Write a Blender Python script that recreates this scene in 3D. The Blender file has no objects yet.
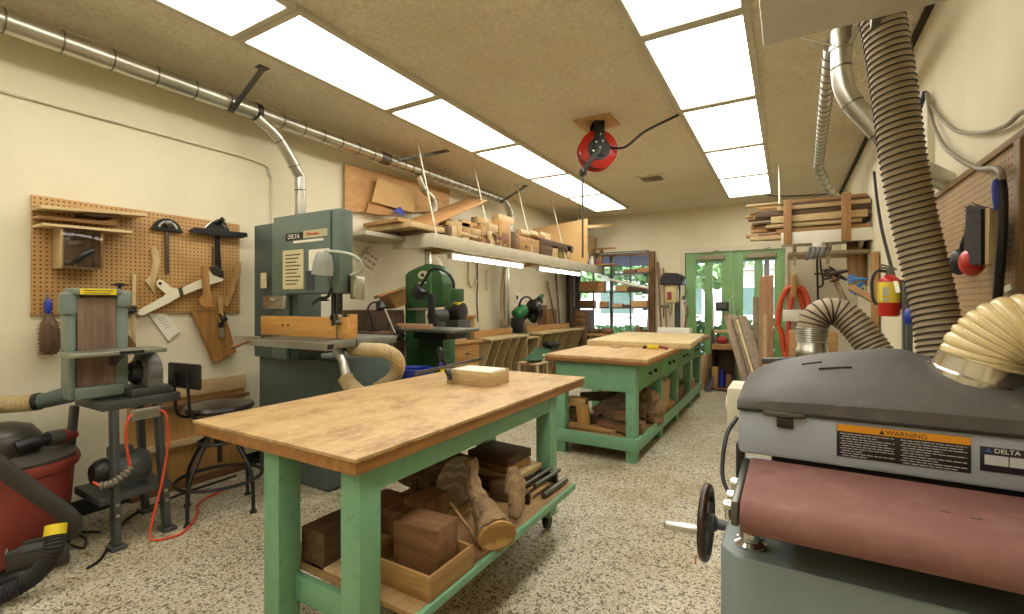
import bpy, bmesh, math, random
from mathutils import Vector, Matrix
random.seed(7)
R = math.radians
sc = bpy.context.scene
col = sc.collection

# ------------------------------------------------------------ survey helper
# turns a reading taken on the photograph plus one known wall / height into a point of the room
FOC = 470.0; YAW = R(30.4); EYE = 1.30
SN, CS = math.sin(YAW), math.cos(YAW)
def at(px, py, X=None, Y=None, Z=None):
    l = (px-512)/FOC; u = -(py-304)/FOC
    d = Vector((l*CS-SN, l*SN+CS, u))
    if X is not None: t = X/d.x
    elif Y is not None: t = Y/d.y
    else: t = (Z-EYE)/d.z
    return Vector((d.x*t, d.y*t, EYE+d.z*t))

# ------------------------------------------------------------ mesh helpers
def catmull(pts, n=8):
    pts = [Vector(p) for p in pts]
    if len(pts) < 3: return pts
    P = [2*pts[0]-pts[1]] + pts + [2*pts[-1]-pts[-2]]
    out = []
    for i in range(1, len(P)-2):
        for k in range(n):
            t = k/n
            a, b, c, d = P[i-1], P[i], P[i+1], P[i+2]
            out.append(.5*((2*b)+(c-a)*t+(2*a-5*b+4*c-d)*t*t+(3*b-a-3*c+d)*t**3))
    out.append(pts[-1]); return out
def resample(pts, step):
    L = [0]
    for a, b in zip(pts, pts[1:]): L.append(L[-1]+(b-a).length)
    n = max(2, int(round(L[-1]/step))); out = []; j = 0
    for i in range(n+1):
        s = L[-1]*i/n
        while j < len(pts)-2 and L[j+1] < s: j += 1
        seg = L[j+1]-L[j]
        out.append(pts[j].lerp(pts[j+1], 0 if seg == 0 else (s-L[j])/seg))
    return out
class MB:
    def __init__(s): s.bm = bmesh.new()
    def _bev(s, vs, b, seg=2):
        if b > 0:
            es = {e for v in vs for e in v.link_edges}
            bmesh.ops.bevel(s.bm, geom=list(es), offset=b, segments=seg, affect='EDGES', profile=.5)
    def box(s, x0, x1, y0, y1, z0, z1, bev=0, M=None, seg=2):
        if x0 > x1: x0, x1 = x1, x0
        if y0 > y1: y0, y1 = y1, y0
        if z0 > z1: z0, z1 = z1, z0
        vs = [s.bm.verts.new(((x1 if i & 1 else x0), (y1 if i & 2 else y0), (z1 if i & 4 else z0))) for i in range(8)]
        for f in ((0,2,3,1),(4,5,7,6),(0,1,5,4),(2,6,7,3),(0,4,6,2),(1,3,7,5)): s.bm.faces.new([vs[i] for i in f])
        if M is not None:
            for v in vs: v.co = M @ v.co
        bev = min(bev, .45*min(x1-x0, y1-y0, z1-z0))
        s._bev(vs, bev, seg); return s
    def obox(s, c, dims, rot=(0,0,0), bev=0):
        from mathutils import Euler
        M = Matrix.Translation(Vector(c)) @ Euler(rot).to_matrix().to_4x4()
        a, b, h = dims
        return s.box(-a/2, a/2, -b/2, b/2, -h/2, h/2, bev, M)
    def beam(s, p0, p1, w, h, bev=0, up=(0,0,1)):
        p0, p1 = Vector(p0), Vector(p1); z = (p1-p0); L = z.length; z.normalize()
        up = Vector(up)
        if abs(z.dot(up)) > .98: up = Vector((0,1,0))
        x = up.cross(z).normalized(); y = z.cross(x)
        M = Matrix((x, y, z)).transposed().to_4x4(); M.translation = p0
        return s.box(-w/2, w/2, -h/2, h/2, 0, L, bev, M)
    def rings(s, rings, cap=True, closed=False):
        V = [[s.bm.verts.new(p) for p in r] for r in rings]
        n = len(V[0]); m = len(V)
        for i in range(m if closed else m-1):
            a, b = V[i], V[(i+1) % m]
            for k in range(n):
                s.bm.faces.new((a[k], a[(k+1) % n], b[(k+1) % n], b[k]))
        if cap and not closed:
            s.bm.faces.new(V[0][::-1]); s.bm.faces.new(V[-1])
        return s
    def cyl(s, p0, p1, r0, r1=None, n=20, cap=True):
        r1 = r0 if r1 is None else r1
        return s.tube([p0, p1], [r0, r1], n, cap)
    def tube(s, pts, r, n=12, cap=True, flat=1.0):
        pts = [Vector(p) for p in pts]
        rr = r if isinstance(r, (list, tuple)) else [r]*len(pts)
        t0 = (pts[1]-pts[0]).normalized()
        ref = Vector((0,0,1)) if abs(t0.z) < .9 else Vector((1,0,0))
        x = ref.cross(t0).normalized(); rs = []
        for i, p in enumerate(pts):
            if i == 0: t = t0
            elif i == len(pts)-1: t = (pts[i]-pts[i-1]).normalized()
            else:
                t = (pts[i+1]-pts[i-1])
                t = t.normalized() if t.length > 1e-9 else t0
            x = (x-t*x.dot(t)).normalized(); y = t.cross(x)
            rs.append([p+(x*math.cos(2*math.pi*k/n)+y*flat*math.sin(2*math.pi*k/n))*rr[i] for k in range(n)])
        return s.rings(rs, cap)
    def hose(s, pts, r, pitch=.02, depth=.006, n=28, cap=True, sharp=1.0):
        q = resample(catmull(pts, 12), pitch/6)
        rr = [r+depth*(abs(math.sin(math.pi*i/6))**sharp-.5) for i in range(len(q))]
        return s.tube(q, rr, n, cap)
    def lathe(s, prof, c=(0,0,0), axis=(0,0,1), n=28, cap=True):
        c = Vector(c); a = Vector(axis).normalized()
        ref = Vector((1,0,0)) if abs(a.x) < .9 else Vector((0,1,0))
        x = ref.cross(a).normalized(); y = a.cross(x)
        return s.rings([[c+a*z+(x*math.cos(2*math.pi*k/n)+y*math.sin(2*math.pi*k/n))*max(r, 1e-4) for k in range(n)] for r, z in prof], cap)
    def torus(s, c, axis, R0, r, n=40, m=10):
        c = Vector(c); a = Vector(axis).normalized()
        ref = Vector((1,0,0)) if abs(a.x) < .9 else Vector((0,1,0))
        x = ref.cross(a).normalized(); y = a.cross(x); rs = []
        for i in range(n):
            u = x*math.cos(2*math.pi*i/n)+y*math.sin(2*math.pi*i/n)
            rs.append([c+u*(R0+r*math.cos(2*math.pi*k/m))+a*r*math.sin(2*math.pi*k/m) for k in range(m)])
        return s.rings(rs, closed=True)
    def prism(s, pts, d, bev=0):
        d = Vector(d); pts = [Vector(p) for p in pts]
        a = [s.bm.verts.new(p) for p in pts]; b = [s.bm.verts.new(p+d) for p in pts]
        n = len(pts)
        s.bm.faces.new(a[::-1]); s.bm.faces.new(b)
        for i in range(n): s.bm.faces.new((a[i], a[(i+1) % n], b[(i+1) % n], b[i]))
        s._bev(a+b, bev, 1); return s
    def ball(s, c, r, sx=1, sy=1, sz=1, n=16):
        M = Matrix.Translation(Vector(c)) @ Matrix.Diagonal((sx, sy, sz, 1))
        bmesh.ops.create_uvsphere(s.bm, u_segments=n, v_segments=max(6, n//2), radius=r, matrix=M); return s
    def rough(s, amp, seed=0):
        rnd = random.Random(seed)
        for v in s.bm.verts: v.co += Vector((rnd.uniform(-amp, amp), rnd.uniform(-amp, amp), rnd.uniform(-amp, amp)))
        return s

RM = {}
def tag(o, label=None, cat=None, group=None, kind=None):
    if label: o['label'] = label
    if cat: o['category'] = cat
    if group: o['group'] = group
    if kind: o['kind'] = kind
    return o
def thing(name, label, cat, loc=(0,0,0), rotz=0, group=None):
    o = bpy.data.objects.new(name, None); col.objects.link(o)
    o.location = loc; o.rotation_euler = (0,0,rotz); o.empty_display_size = .1
    RM[o.name] = (Matrix.Translation(Vector(loc)) @ Matrix.Rotation(rotz, 4, 'Z')).inverted()
    return tag(o, label, cat, group)
def build(name, mb, mat, parent=None, label=None, local=False, org=None):
    """one mesh object; geometry is written in room coordinates unless local"""
    bm = mb.bm
    bmesh.ops.recalc_face_normals(bm, faces=bm.faces)
    me = bpy.data.meshes.new(name)
    o = bpy.data.objects.new(name, me); col.objects.link(o)
    if parent is not None:
        o.parent = parent
        if not local: bm.transform(RM[parent.name])
        RM[o.name] = RM[parent.name]
    else:
        if org is None:
            xs = [v.co for v in bm.verts]
            org = Vector(((min(v.x for v in xs)+max(v.x for v in xs))/2, (min(v.y for v in xs)+max(v.y for v in xs))/2, min(v.z for v in xs)))
        org = Vector(org); bm.transform(Matrix.Translation(-org)); o.location = org
        RM[o.name] = Matrix.Translation(-org)
    for f in bm.faces: f.smooth = True
    for e in bm.edges:
        if len(e.link_faces) != 2 or e.calc_face_angle(0) > R(38): e.smooth = False
    bm.to_mesh(me); bm.free()
    me.materials.append(mat)
    if label: o['label'] = label
    return o
def single(name, mb, mat, label, cat, group=None, kind=None, org=None):
    return tag(build(name, mb, mat, org=org), label, cat, group, kind)
def struct(name, mb, mat, parent=None):
    o = build(name, mb, mat, parent, org=(0,0,0) if parent is None else None)
    if parent is None: o['kind'] = 'structure'
    return o
def dup(root, loc, rotz=None, label=None, group=None):
    r = root.copy(); col.objects.link(r); r.location = loc
    if rotz is not None: r.rotation_euler = (0,0,rotz)
    if label: r['label'] = label
    if group: r['group'] = group
    for ch in list(root.children):
        c = ch.copy(); col.objects.link(c); c.parent = r
        for g in list(ch.children):
            d = g.copy(); col.objects.link(d); d.parent = c
    return r
def text(parent, name, body, size, loc, rot, mat, ext=.0006, align='LEFT'):
    cu = bpy.data.curves.new('lettering', 'FONT'); cu.body = body; cu.size = size; cu.extrude = ext; cu.align_x = align
    t = bpy.data.objects.new('lettering_tmp', cu)
    me = bpy.data.meshes.new_from_object(t)
    bpy.data.objects.remove(t); bpy.data.curves.remove(cu)
    from mathutils import Euler
    me.transform(Matrix.Translation(Vector(loc)) @ Euler(rot).to_matrix().to_4x4())
    root = parent
    me.transform(RM[root.name])
    o = bpy.data.objects.new(name, me); col.objects.link(o); o.parent = parent
    RM[o.name] = RM[root.name]
    me.materials.clear(); me.materials.append(mat); return o

# ------------------------------------------------------------ materials
def lin(c):
    return tuple(((v/255)/12.92 if v/255 <= .04045 else ((v/255+.055)/1.055)**2.4) for v in c)+(1,)
def newmat(name):
    m = bpy.data.materials.new(name); m.use_nodes = True
    nt = m.node_tree; b = nt.nodes['Principled BSDF']; return m, nt, b
def N(nt, t, **k):
    n = nt.nodes.new(t)
    for a, v in k.items():
        if a in n.inputs: n.inputs[a].default_value = v
        else: setattr(n, a, v)
    return n
def ramp(nt, fac, stops, interp='LINEAR'):
    r = nt.nodes.new('ShaderNodeValToRGB'); nt.links.new(fac, r.inputs[0]); cr = r.color_ramp; cr.interpolation = interp
    while len(cr.elements) < len(stops): cr.elements.new(.5)
    for e, (p, c) in zip(cr.elements, stops): e.position = p; e.color = c
    return r.outputs[0]
def mix(nt, fac, a, b, blend='MIX'):
    n = nt.nodes.new('ShaderNodeMix'); n.data_type = 'RGBA'; n.blend_type = blend
    for s, v in ((n.inputs[0], fac), (n.inputs[6], a), (n.inputs[7], b)):
        if hasattr(v, 'is_linked'): nt.links.new(v, s)
        else: s.default_value = v
    return n.outputs[2]
def coords(nt, scale=(1,1,1), rnd=True, rot=(0,0,0)):
    tc = nt.nodes.new('ShaderNodeTexCoord'); mp = nt.nodes.new('ShaderNodeMapping')
    mp.inputs['Scale'].default_value = scale; mp.inputs['Rotation'].default_value = rot
    if rnd:
        oi = nt.nodes.new('ShaderNodeObjectInfo'); ml = nt.nodes.new('ShaderNodeVectorMath'); ml.operation = 'SCALE'
        ml.inputs[0].default_value = (13, 7, 11); nt.links.new(oi.outputs['Random'], ml.inputs['Scale'])
        ad = nt.nodes.new('ShaderNodeVectorMath'); nt.links.new(tc.outputs['Object'], ad.inputs[0]); nt.links.new(ml.outputs[0], ad.inputs[1])
        nt.links.new(ad.outputs[0], mp.inputs[0])
    else: nt.links.new(tc.outputs['Object'], mp.inputs[0])
    return mp.outputs[0]
def noise(nt, vec, scale, detail=4, rough=.55):
    n = nt.nodes.new('ShaderNodeTexNoise'); n.inputs['Scale'].default_value = scale
    n.inputs['Detail'].default_value = detail; n.inputs['Roughness'].default_value = rough
    nt.links.new(vec, n.inputs['Vector']); return n.outputs[0]
def bump(nt, b, h, strength=.2, dist=.01):
    n = nt.nodes.new('ShaderNodeBump'); n.inputs['Strength'].default_value = strength; n.inputs['Distance'].default_value = dist
    nt.links.new(h, n.inputs['Height']); nt.links.new(n.outputs[0], b.inputs['Normal'])
def mul(c, k): return tuple(min(1, v*k) for v in c[:3])+(1,)
def paint(name, c, rough=.5, var=.12, metal=0, scale=6, bmp=.03, dirt=None):
    m, nt, b = newmat(name); c = lin(c); v = coords(nt)
    f = noise(nt, v, scale, 5, .6)
    colr = ramp(nt, f, [(.3, mul(c, 1-var)), (.7, mul(c, 1+var*.6))])
    if dirt:
        g = noise(nt, v, scale*3.3, 6, .7)
        colr = mix(nt, ramp(nt, g, [(.55, (0,0,0,1)), (.72, (1,1,1,1))]), colr, lin(dirt))
    nt.links.new(colr, b.inputs['Base Color'])
    b.inputs['Roughness'].default_value = rough; b.inputs['Metallic'].default_value = metal
    if bmp: bump(nt, b, noise(nt, v, scale*12, 3), bmp, .004)
    return m
def wood(name, c1, c2, axis='x', rough=.6, sc_=1.0, ring=.35, indiv=.25):
    m, nt, b = newmat(name); c1, c2 = lin(c1), lin(c2)
    s = {'x': (.7, 9, 9), 'y': (9, .7, 9), 'z': (9, 9, .7)}[axis]
    v = coords(nt, tuple(k*sc_ for k in s))
    f = noise(nt, v, 3.2, 6, .62)
    base = ramp(nt, f, [(.3, c2), (.5, tuple((a+q)/2 for a, q in zip(c1, c2))), (.68, c1)])
    g = noise(nt, v, 17, 3, .5)
    base = mix(nt, .3, base, mix(nt, 1, base, ramp(nt, g, [(.35, (.55,.5,.45,1)), (.6, (1,1,1,1))]), 'MULTIPLY'))
    oi = nt.nodes.new('ShaderNodeObjectInfo')
    k = ramp(nt, oi.outputs['Random'], [(0, (1-indiv, 1-indiv*1.1, 1-indiv*1.25, 1)), (1, (1,1,1,1))])
    base = mix(nt, 1, base, k, 'MULTIPLY')
    nt.links.new(base, b.inputs['Base Color']); b.inputs['Roughness'].default_value = rough
    bump(nt, b, f, .12, .003); return m
def metal(name, c, rough=.35, var=.15, scale=8):
    return paint(name, c, rough, var, 1, scale, .02)
def emis(name, c, s):
    m, nt, b = newmat(name); b.inputs['Base Color'].default_value = (.8,.8,.75,1)
    b.inputs['Emission Color'].default_value = c; b.inputs['Emission Strength'].default_value = s; return m

def floor_mat():
    m, nt, b = newmat('speckled_floor'); v = coords(nt, rnd=False)
    vo = N(nt, 'ShaderNodeTexVoronoi', Scale=150.0); nt.links.new(v, vo.inputs['Vector'])
    sp = nt.nodes.new('ShaderNodeSeparateColor'); nt.links.new(vo.outputs['Color'], sp.inputs[0])
    c = ramp(nt, sp.outputs[0], [(0, lin((84,74,58))), (.10, lin((150,138,112))), (.2, lin((192,186,164))), (.55, lin((208,202,182))), (.85, lin((220,215,198))), (.93, lin((172,156,124)))], 'CONSTANT')
    vo2 = N(nt, 'ShaderNodeTexVoronoi', Scale=85.0); nt.links.new(v, vo2.inputs['Vector'])
    sp2 = nt.nodes.new('ShaderNodeSeparateColor'); nt.links.new(vo2.outputs['Color'], sp2.inputs[0])
    c = mix(nt, ramp(nt, sp2.outputs[1], [(.0, (0,0,0,1)), (.90, (1,1,1,1))], 'CONSTANT'), c, lin((112,100,78)))
    d = noise(nt, v, 1.3, 6, .7)
    c = mix(nt, 1, c, ramp(nt, d, [(.36, lin((222,212,188))), (.6, (1,1,1,1))]), 'MULTIPLY')
    nt.links.new(c, b.inputs['Base Color']); b.inputs['Roughness'].default_value = .5
    bump(nt, b, vo.outputs['Distance'], .1, .002); return m
def ceil_mat():
    m, nt, b = newmat('stained_ceiling_texture'); v = coords(nt, rnd=False)
    f = noise(nt, v, 34, 5, .7); d = noise(nt, v, .8, 6, .65)
    c = ramp(nt, f, [(.35, lin((222,210,184))), (.62, lin((242,234,214)))])
    c = mix(nt, ramp(nt, d, [(.42, (0,0,0,1)), (.75, (.5,.5,.5,1))]), c, lin((208,190,154)))
    vo = N(nt, 'ShaderNodeTexVoronoi', Scale=55.0); nt.links.new(v, vo.inputs['Vector'])
    nt.links.new(c, b.inputs['Base Color']); b.inputs['Roughness'].default_value = .95
    ad = N(nt, 'ShaderNodeMath', operation='ADD'); nt.links.new(f, ad.inputs[0]); nt.links.new(vo.outputs['Distance'], ad.inputs[1])
    bump(nt, b, ad.outputs[0], .7, .02); return m
def wall_mat():
    m, nt, b = newmat('cream_wall_paint'); v = coords(nt, rnd=False)
    d = noise(nt, v, 1.1, 6, .6)
    c = ramp(nt, d, [(.35, lin((214,204,174))), (.65, lin((226,217,188)))])
    e = noise(nt, v, 9, 4, .7)
    c = mix(nt, ramp(nt, e, [(.68, (0,0,0,1)), (.8, (.35,.35,.35,1))]), c, lin((190,176,140)))
    nt.links.new(c, b.inputs['Base Color']); b.inputs['Roughness'].default_value = .7
    bump(nt, b, noise(nt, v, 40, 3), .08, .004); return m
def pegboard_mat(name, c1, c2, pitch=.0254):
    m, nt, b = newmat(name); v = coords(nt, rnd=False)
    sx = nt.nodes.new('ShaderNodeSeparateXYZ'); nt.links.new(v, sx.inputs[0])
    sq = []
    for ax in (1, 2):
        a = N(nt, 'ShaderNodeMath', operation='MULTIPLY'); nt.links.new(sx.outputs[ax], a.inputs[0]); a.inputs[1].default_value = 1/pitch
        fr = N(nt, 'ShaderNodeMath', operation='FRACT'); nt.links.new(a.outputs[0], fr.inputs[0])
        sb = N(nt, 'ShaderNodeMath', operation='SUBTRACT'); nt.links.new(fr.outputs[0], sb.inputs[0]); sb.inputs[1].default_value = .5
        pw = N(nt, 'ShaderNodeMath', operation='MULTIPLY'); nt.links.new(sb.outputs[0], pw.inputs[0]); nt.links.new(sb.outputs[0], pw.inputs[1]); sq.append(pw)
    ad = N(nt, 'ShaderNodeMath', operation='ADD'); nt.links.new(sq[0].outputs[0], ad.inputs[0]); nt.links.new(sq[1].outputs[0], ad.inputs[1])
    lt = N(nt, 'ShaderNodeMath', operation='LESS_THAN'); nt.links.new(ad.outputs[0], lt.inputs[0]); lt.inputs[1].default_value = .036
    f = noise(nt, v, 5, 5, .6)
    c = ramp(nt, f, [(.35, lin(c2)), (.65, lin(c1))])
    c = mix(nt, lt.outputs[0], c, lin((52,36,18)))
    nt.links.new(c, b.inputs['Base Color']); b.inputs['Roughness'].default_value = .6
    return m
def blotch(name, c1, c2, c3, scale=4, rough=.55, stretch=(1,1,1)):
    m, nt, b = newmat(name); v = coords(nt, stretch)
    f = noise(nt, v, scale, 7, .68); g = noise(nt, v, scale*4.5, 5, .7)
    c = ramp(nt, f, [(.32, lin(c2)), (.55, lin(c1))])
    c = mix(nt, ramp(nt, g, [(.5, (0,0,0,1)), (.72, (.8,.8,.8,1))]), c, lin(c3))
    nt.links.new(c, b.inputs['Base Color']); b.inputs['Roughness'].default_value = rough
    bump(nt, b, g, .1, .003); return m
def bark_mat():
    m, nt, b = newmat('bark'); v = coords(nt, (1,1,1))
    vo = N(nt, 'ShaderNodeTexVoronoi', Scale=34.0); nt.links.new(v, vo.inputs['Vector'])
    f = noise(nt, v, 22, 6, .7)
    c = ramp(nt, f, [(.3, lin((52,38,24))), (.5, lin((96,72,44))), (.72, lin((146,120,78)))])
    nt.links.new(c, b.inputs['Base Color']); b.inputs['Roughness'].default_value = .95
    ad = N(nt, 'ShaderNodeMath', operation='ADD'); nt.links.new(f, ad.inputs[0]); nt.links.new(vo.outputs['Distance'], ad.inputs[1])
    bump(nt, b, ad.outputs[0], 1, .03); return m
def endgrain(name, c1, c2, scale=30):
    m, nt, b = newmat(name); v = coords(nt, rnd=False)
    ln = nt.nodes.new('ShaderNodeVectorMath'); ln.operation = 'LENGTH'; nt.links.new(v, ln.inputs[0])
    w = N(nt, 'ShaderNodeMath', operation='MULTIPLY'); w.inputs[1].default_value = scale*6; 
    ns = noise(nt, v, 12, 4); a2 = N(nt, 'ShaderNodeMath', operation='MULTIPLY_ADD'); nt.links.new(ns, a2.inputs[0]); a2.inputs[1].default_value = .06; nt.links.new(ln.outputs['Value'], a2.inputs[2])
    nt.links.new(a2.outputs[0], w.inputs[0])
    s = N(nt, 'ShaderNodeMath', operation='SINE'); nt.links.new(w.outputs[0], s.inputs[0])
    c = ramp(nt, s.outputs[0], [(.0, lin(c2)), (.9, lin(c1))]); c = mix(nt, ramp(nt, noise(nt, v, 25, 4), [(.4, (0,0,0,1)), (.8, (.7,.7,.7,1))]), c, lin(c2))
    nt.links.new(c, b.inputs['Base Color']); b.inputs['Roughness'].default_value = .85; return m
def glass_mat():
    m, nt, b = newmat('window_glass'); nt.nodes.remove(b); out = nt.nodes['Material Output']
    t = N(nt, 'ShaderNodeBsdfTransparent'); g = N(nt, 'ShaderNodeBsdfGlossy', Roughness=.02); fr = N(nt, 'ShaderNodeFresnel', IOR=1.45)
    mx = nt.nodes.new('ShaderNodeMixShader'); nt.links.new(fr.outputs[0], mx.inputs[0]); nt.links.new(t.outputs[0], mx.inputs[1]); nt.links.new(g.outputs[0], mx.inputs[2])
    nt.links.new(mx.outputs[0], out.inputs[0]); return m
def hose_mat(name, c, trans=.3, rough=.3):
    m, nt, b = newmat(name); v = coords(nt); f = noise(nt, v, 14, 4, .6)
    nt.links.new(ramp(nt, f, [(.3, mul(lin(c), .8)), (.7, lin(c))]), b.inputs['Base Color'])
    b.inputs['Roughness'].default_value = rough
    b.inputs['Subsurface Weight'].default_value = trans; b.inputs['Subsurface Radius'].default_value = (.02,.015,.01); b.inputs['Subsurface Scale'].default_value = 1
    return m

M_FLOOR, M_CEIL, M_WALL = floor_mat(), ceil_mat(), wall_mat()
M_PEG = pegboard_mat('tan_pegboard', (192,150,92), (174,132,76)); M_PEG2 = pegboard_mat('brown_pegboard', (164,134,94), (148,118,78))
GREEN = paint('mint_green_paint', (116,164,128), .45, .1, dirt=(98,144,112)); GREEN_D = paint('dark_green_enamel', (48,86,48), .35, .12)
DOORG = paint('door_green_paint', (122,166,104), .45, .08); 
GREY = paint('blue_grey_enamel', (146,156,162), .35, .05); BASEG = paint('grey_green_enamel', (120,132,130), .38, .06)
SAWG = paint('teal_grey_enamel', (98,114,104), .4, .1, dirt=(88,104,94)); SAWG_D = paint('dark_teal_grey_enamel', (78,92,88), .4, .1)
HOODB = paint('charcoal_hood_plastic', (80,77,72), .6, .15, scale=5, dirt=(98,94,86), bmp=.12)
BLACK = paint('black_enamel', (26,25,24), .4, .2); RUBBER = paint('black_rubber', (32,30,28), .7, .2); DKGREY = paint('dark_grey_steel_paint', (70,72,70), .4, .15)
WHITE = paint('white_paint', (226,222,206), .5, .05); CREAM = paint('cream_paint', (214,206,180), .6, .06); PAPER = paint('white_paper', (228,222,202), .8, .05); PAPERY = paint('yellowed_paper', (206,194,148), .8, .1)
INK = paint('dark_ink', (48,44,40), .7, .1); RED = paint('red_plastic', (140,58,50), .45, .12, dirt=(122,66,58)); REDB = paint('bright_red_enamel', (190,36,20), .3, .1)
ORANGE = paint('orange_red_rubber', (204,78,44), .5, .1); BLUE = paint('blue_plastic', (34,54,150), .35, .12); LBLUE = paint('light_blue_rubber', (70,140,210), .5, .1); YELLOW = paint('yellow_plastic', (226,200,40), .4, .08)
STEEL = metal('galvanised_steel', (196,194,182), .32, .2, 5); CHROME = metal('chrome', (215,212,205), .15, .05); IRON = metal('cast_iron', (110,108,102), .4, .2); ALU = metal('aluminium', (196,196,190), .35, .08)
W_OAK_X = wood('honey_wood_along_x', (198,156,98), (156,116,66), 'x'); W_OAK_Y = wood('honey_wood_along_y', (198,156,98), (156,116,66), 'y'); W_OAK_Z = wood('honey_wood_along_z', (198,156,98), (156,116,66), 'z')
W_PINE_X = wood('pale_pine_along_x', (220,198,150), (192,160,110), 'x'); W_PINE_Y = wood('pale_pine_along_y', (220,198,150), (192,160,110), 'y'); W_PINE_Z = wood('pale_pine_along_z', (220,198,150), (192,160,110), 'z')
W_DK_X = wood('walnut_along_x', (116,88,60), (70,50,34), 'x'); W_DK_Y = wood('walnut_along_y', (116,88,60), (70,50,34), 'y'); W_DK_Z = wood('walnut_along_z', (116,88,60), (70,50,34), 'z')
W_RED_X = wood('reddish_wood_along_x', (154,112,74), (108,74,48), 'x'); W_RED_Y = wood('reddish_wood_along_y', (154,112,74), (108,74,48), 'y'); W_RED_Z = wood('reddish_wood_along_z', (154,112,74), (108,74,48), 'z')
W_GREY = wood('weathered_board', (166,150,122), (120,104,80), 'z')
W_EDGE_X = wood('orange_edging_along_x', (172,120,62), (134,88,42), 'x', .4, indiv=0); W_EDGE_Y = wood('orange_edging_along_y', (180,128,66), (142,94,46), 'y', .4, indiv=0)
PLYTOP = blotch('worn_plywood_top', (192,158,108), (150,114,70), (208,182,138), 5, .5, (1.6,.8,1)); PLY = blotch('plywood_sheet', (196,150,92), (172,124,70), (206,164,108), 2.2, .6, (1,1,3))
CARD = paint('cardboard', (182,138,88), .85, .1); CARDL = paint('tan_fibreboard', (196,160,106), .85, .06)
BARK = bark_mat(); ENDG = endgrain('grey_end_grain', (168,158,140), (132,118,98)); ENDY = endgrain('yellow_end_grain', (206,166,104), (160,116,62), 18)
DRIFT = blotch('weathered_root_wood', (150,122,88), (102,78,54), (176,150,112), 9, .9)
GLASS = glass_mat()
HOSEB = hose_mat('brown_ribbed_hose', (170,153,124), .0, .5); WIRED = paint('dark_hose_wire', (52,40,30), .5); WIREL = paint('pale_hose_wire', (240,228,190), .3); HOSEC = hose_mat('translucent_cream_hose', (226,204,150), .35, .22); HOSET = hose_mat('beige_hose', (190,168,124), .15, .35)

def ribbed(root, pts, r, pitch, depth, mat, wire, wr, tn=12):
    """ribbed hose body with its wire wound in the grooves"""
    build('hose_body', MB().hose(pts, r, pitch, depth, 32, sharp=.8), mat, root)
    q = resample(catmull(pts, 12), pitch/6); m = MB()
    t0 = (q[1]-q[0]).normalized(); ref = Vector((0,0,1)) if abs(t0.z) < .9 else Vector((1,0,0)); x = ref.cross(t0).normalized(); wp = []
    n = len(q)
    for i in range((n-1)*4):
        k = i/4; a = q[int(k)].lerp(q[min(n-1,int(k)+1)], k-int(k)); j = int(k)
        t = (q[min(n-1,j+1)]-q[max(0,j-1)]).normalized(); x = (x-t*x.dot(t)).normalized(); y = t.cross(x)
        an = 2*math.pi*i/24; rr = r+(depth*.5 if depth < .004 else -depth*.3)+wr*.2
        wp.append(a+(x*math.cos(an)+y*math.sin(an))*rr)
    m.tube(wp, wr, 5); build('wire_helix', m, wire, root)
# ============================================================ THE ROOM
XL, XR, YB, YF, HC = -3.74, .685, 8.57, -2.8, 2.95
struct('floor', MB().box(XL-.2, XR+.2, YF-.2, YB+.15, -.1, 0), M_FLOOR)
struct('ceiling', MB().box(XL-.2, XR+.2, YF-.2, YB+.15, HC, HC+.12), M_CEIL)
struct('wall_left', MB().box(XL-.15, XL, YF, YB+.15, 0, HC), M_WALL)
struct('wall_right', MB().box(XR, XR+.15, YF, YB+.15, 0, HC), M_WALL)
struct('wall_front', MB().box(XL, XR, YF-.15, YF, 0, HC), M_WALL)
# back wall with a window opening and a double door opening
WX0, WX1, WZ0, WZ1 = -3.66, -2.07, .62, 2.24
DX0, DX1, DZ1 = -1.54, -.03, 2.18
w = MB()
w.box(XL, WX0, YB, YB+.15, 0, HC); w.box(WX0, WX1, YB, YB+.15, 0, WZ0); w.box(WX0, WX1, YB, YB+.15, WZ1, HC)
w.box(WX1, DX0, YB, YB+.15, 0, HC); w.box(DX0, DX1, YB, YB+.15, DZ1, HC); w.box(DX1, XR, YB, YB+.15, 0, HC)
struct('wall_back', w, M_WALL)
struct('baseboard_left', MB().box(XL, XL+.012, YF, YB, 0, .1, .003), BLACK)
struct('baseboard_back', MB().box(WX1, DX0-.1, YB-.012, YB, 0, .1, .003), BLACK)
# window: brown frame, three lights, sill
wf = MB(); fr = .075
wf.box(WX0-.02, WX0+fr, YB-.1, YB+.1, WZ0, WZ1); wf.box(WX1-fr, WX1+.02, YB-.1, YB+.1, WZ0, WZ1)
wf.box(WX0+fr, WX1-fr, YB-.1, YB+.1, WZ1-fr*.7, WZ1+.02); wf.box(WX0+fr, WX1-fr, YB-.1, YB+.1, WZ0-.02, WZ0+fr)
o = thing('window_1', None, None, ((WX0+WX1)/2, YB, WZ0)); o['kind'] = 'structure'
build('window_frame', wf, wood('dark_window_wood', (160,118,64), (112,78,40), 'z'), o)
for i in range(3):
    x = WX0+fr+(WX1-WX0-2*fr)*(i+1)/4
    build('mullion', MB().box(x-(.024 if i == 1 else .010), x+(.024 if i == 1 else .010), YB-.0, YB+.06, WZ0+fr, WZ1-fr*.7), paint('window_bar_%d' % i, (112,106,92), .5), o)
for i in range(4):
    x0 = WX0+fr+(WX1-WX0-2*fr)*i/4; x1 = WX0+fr+(WX1-WX0-2*fr)*(i+1)/4
    build('pane', MB().box(x0, x1, YB+.025, YB+.031, WZ0+fr, WZ1-fr*.7), GLASS, o)
build('window_sill', MB().box(WX0-.03, WX1+.03, YB-.16, YB, WZ0-.05, WZ0-.02, .004), wood('sill_wood', (150,104,58), (110,72,36), 'x'), o)
struct('trim_1', MB().box(XL+.01, WX0-.025, YB-.12, YB, 0, 2.3, .004), wood('dark_post', (104,70,38), (66,42,22), 'z'))
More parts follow.
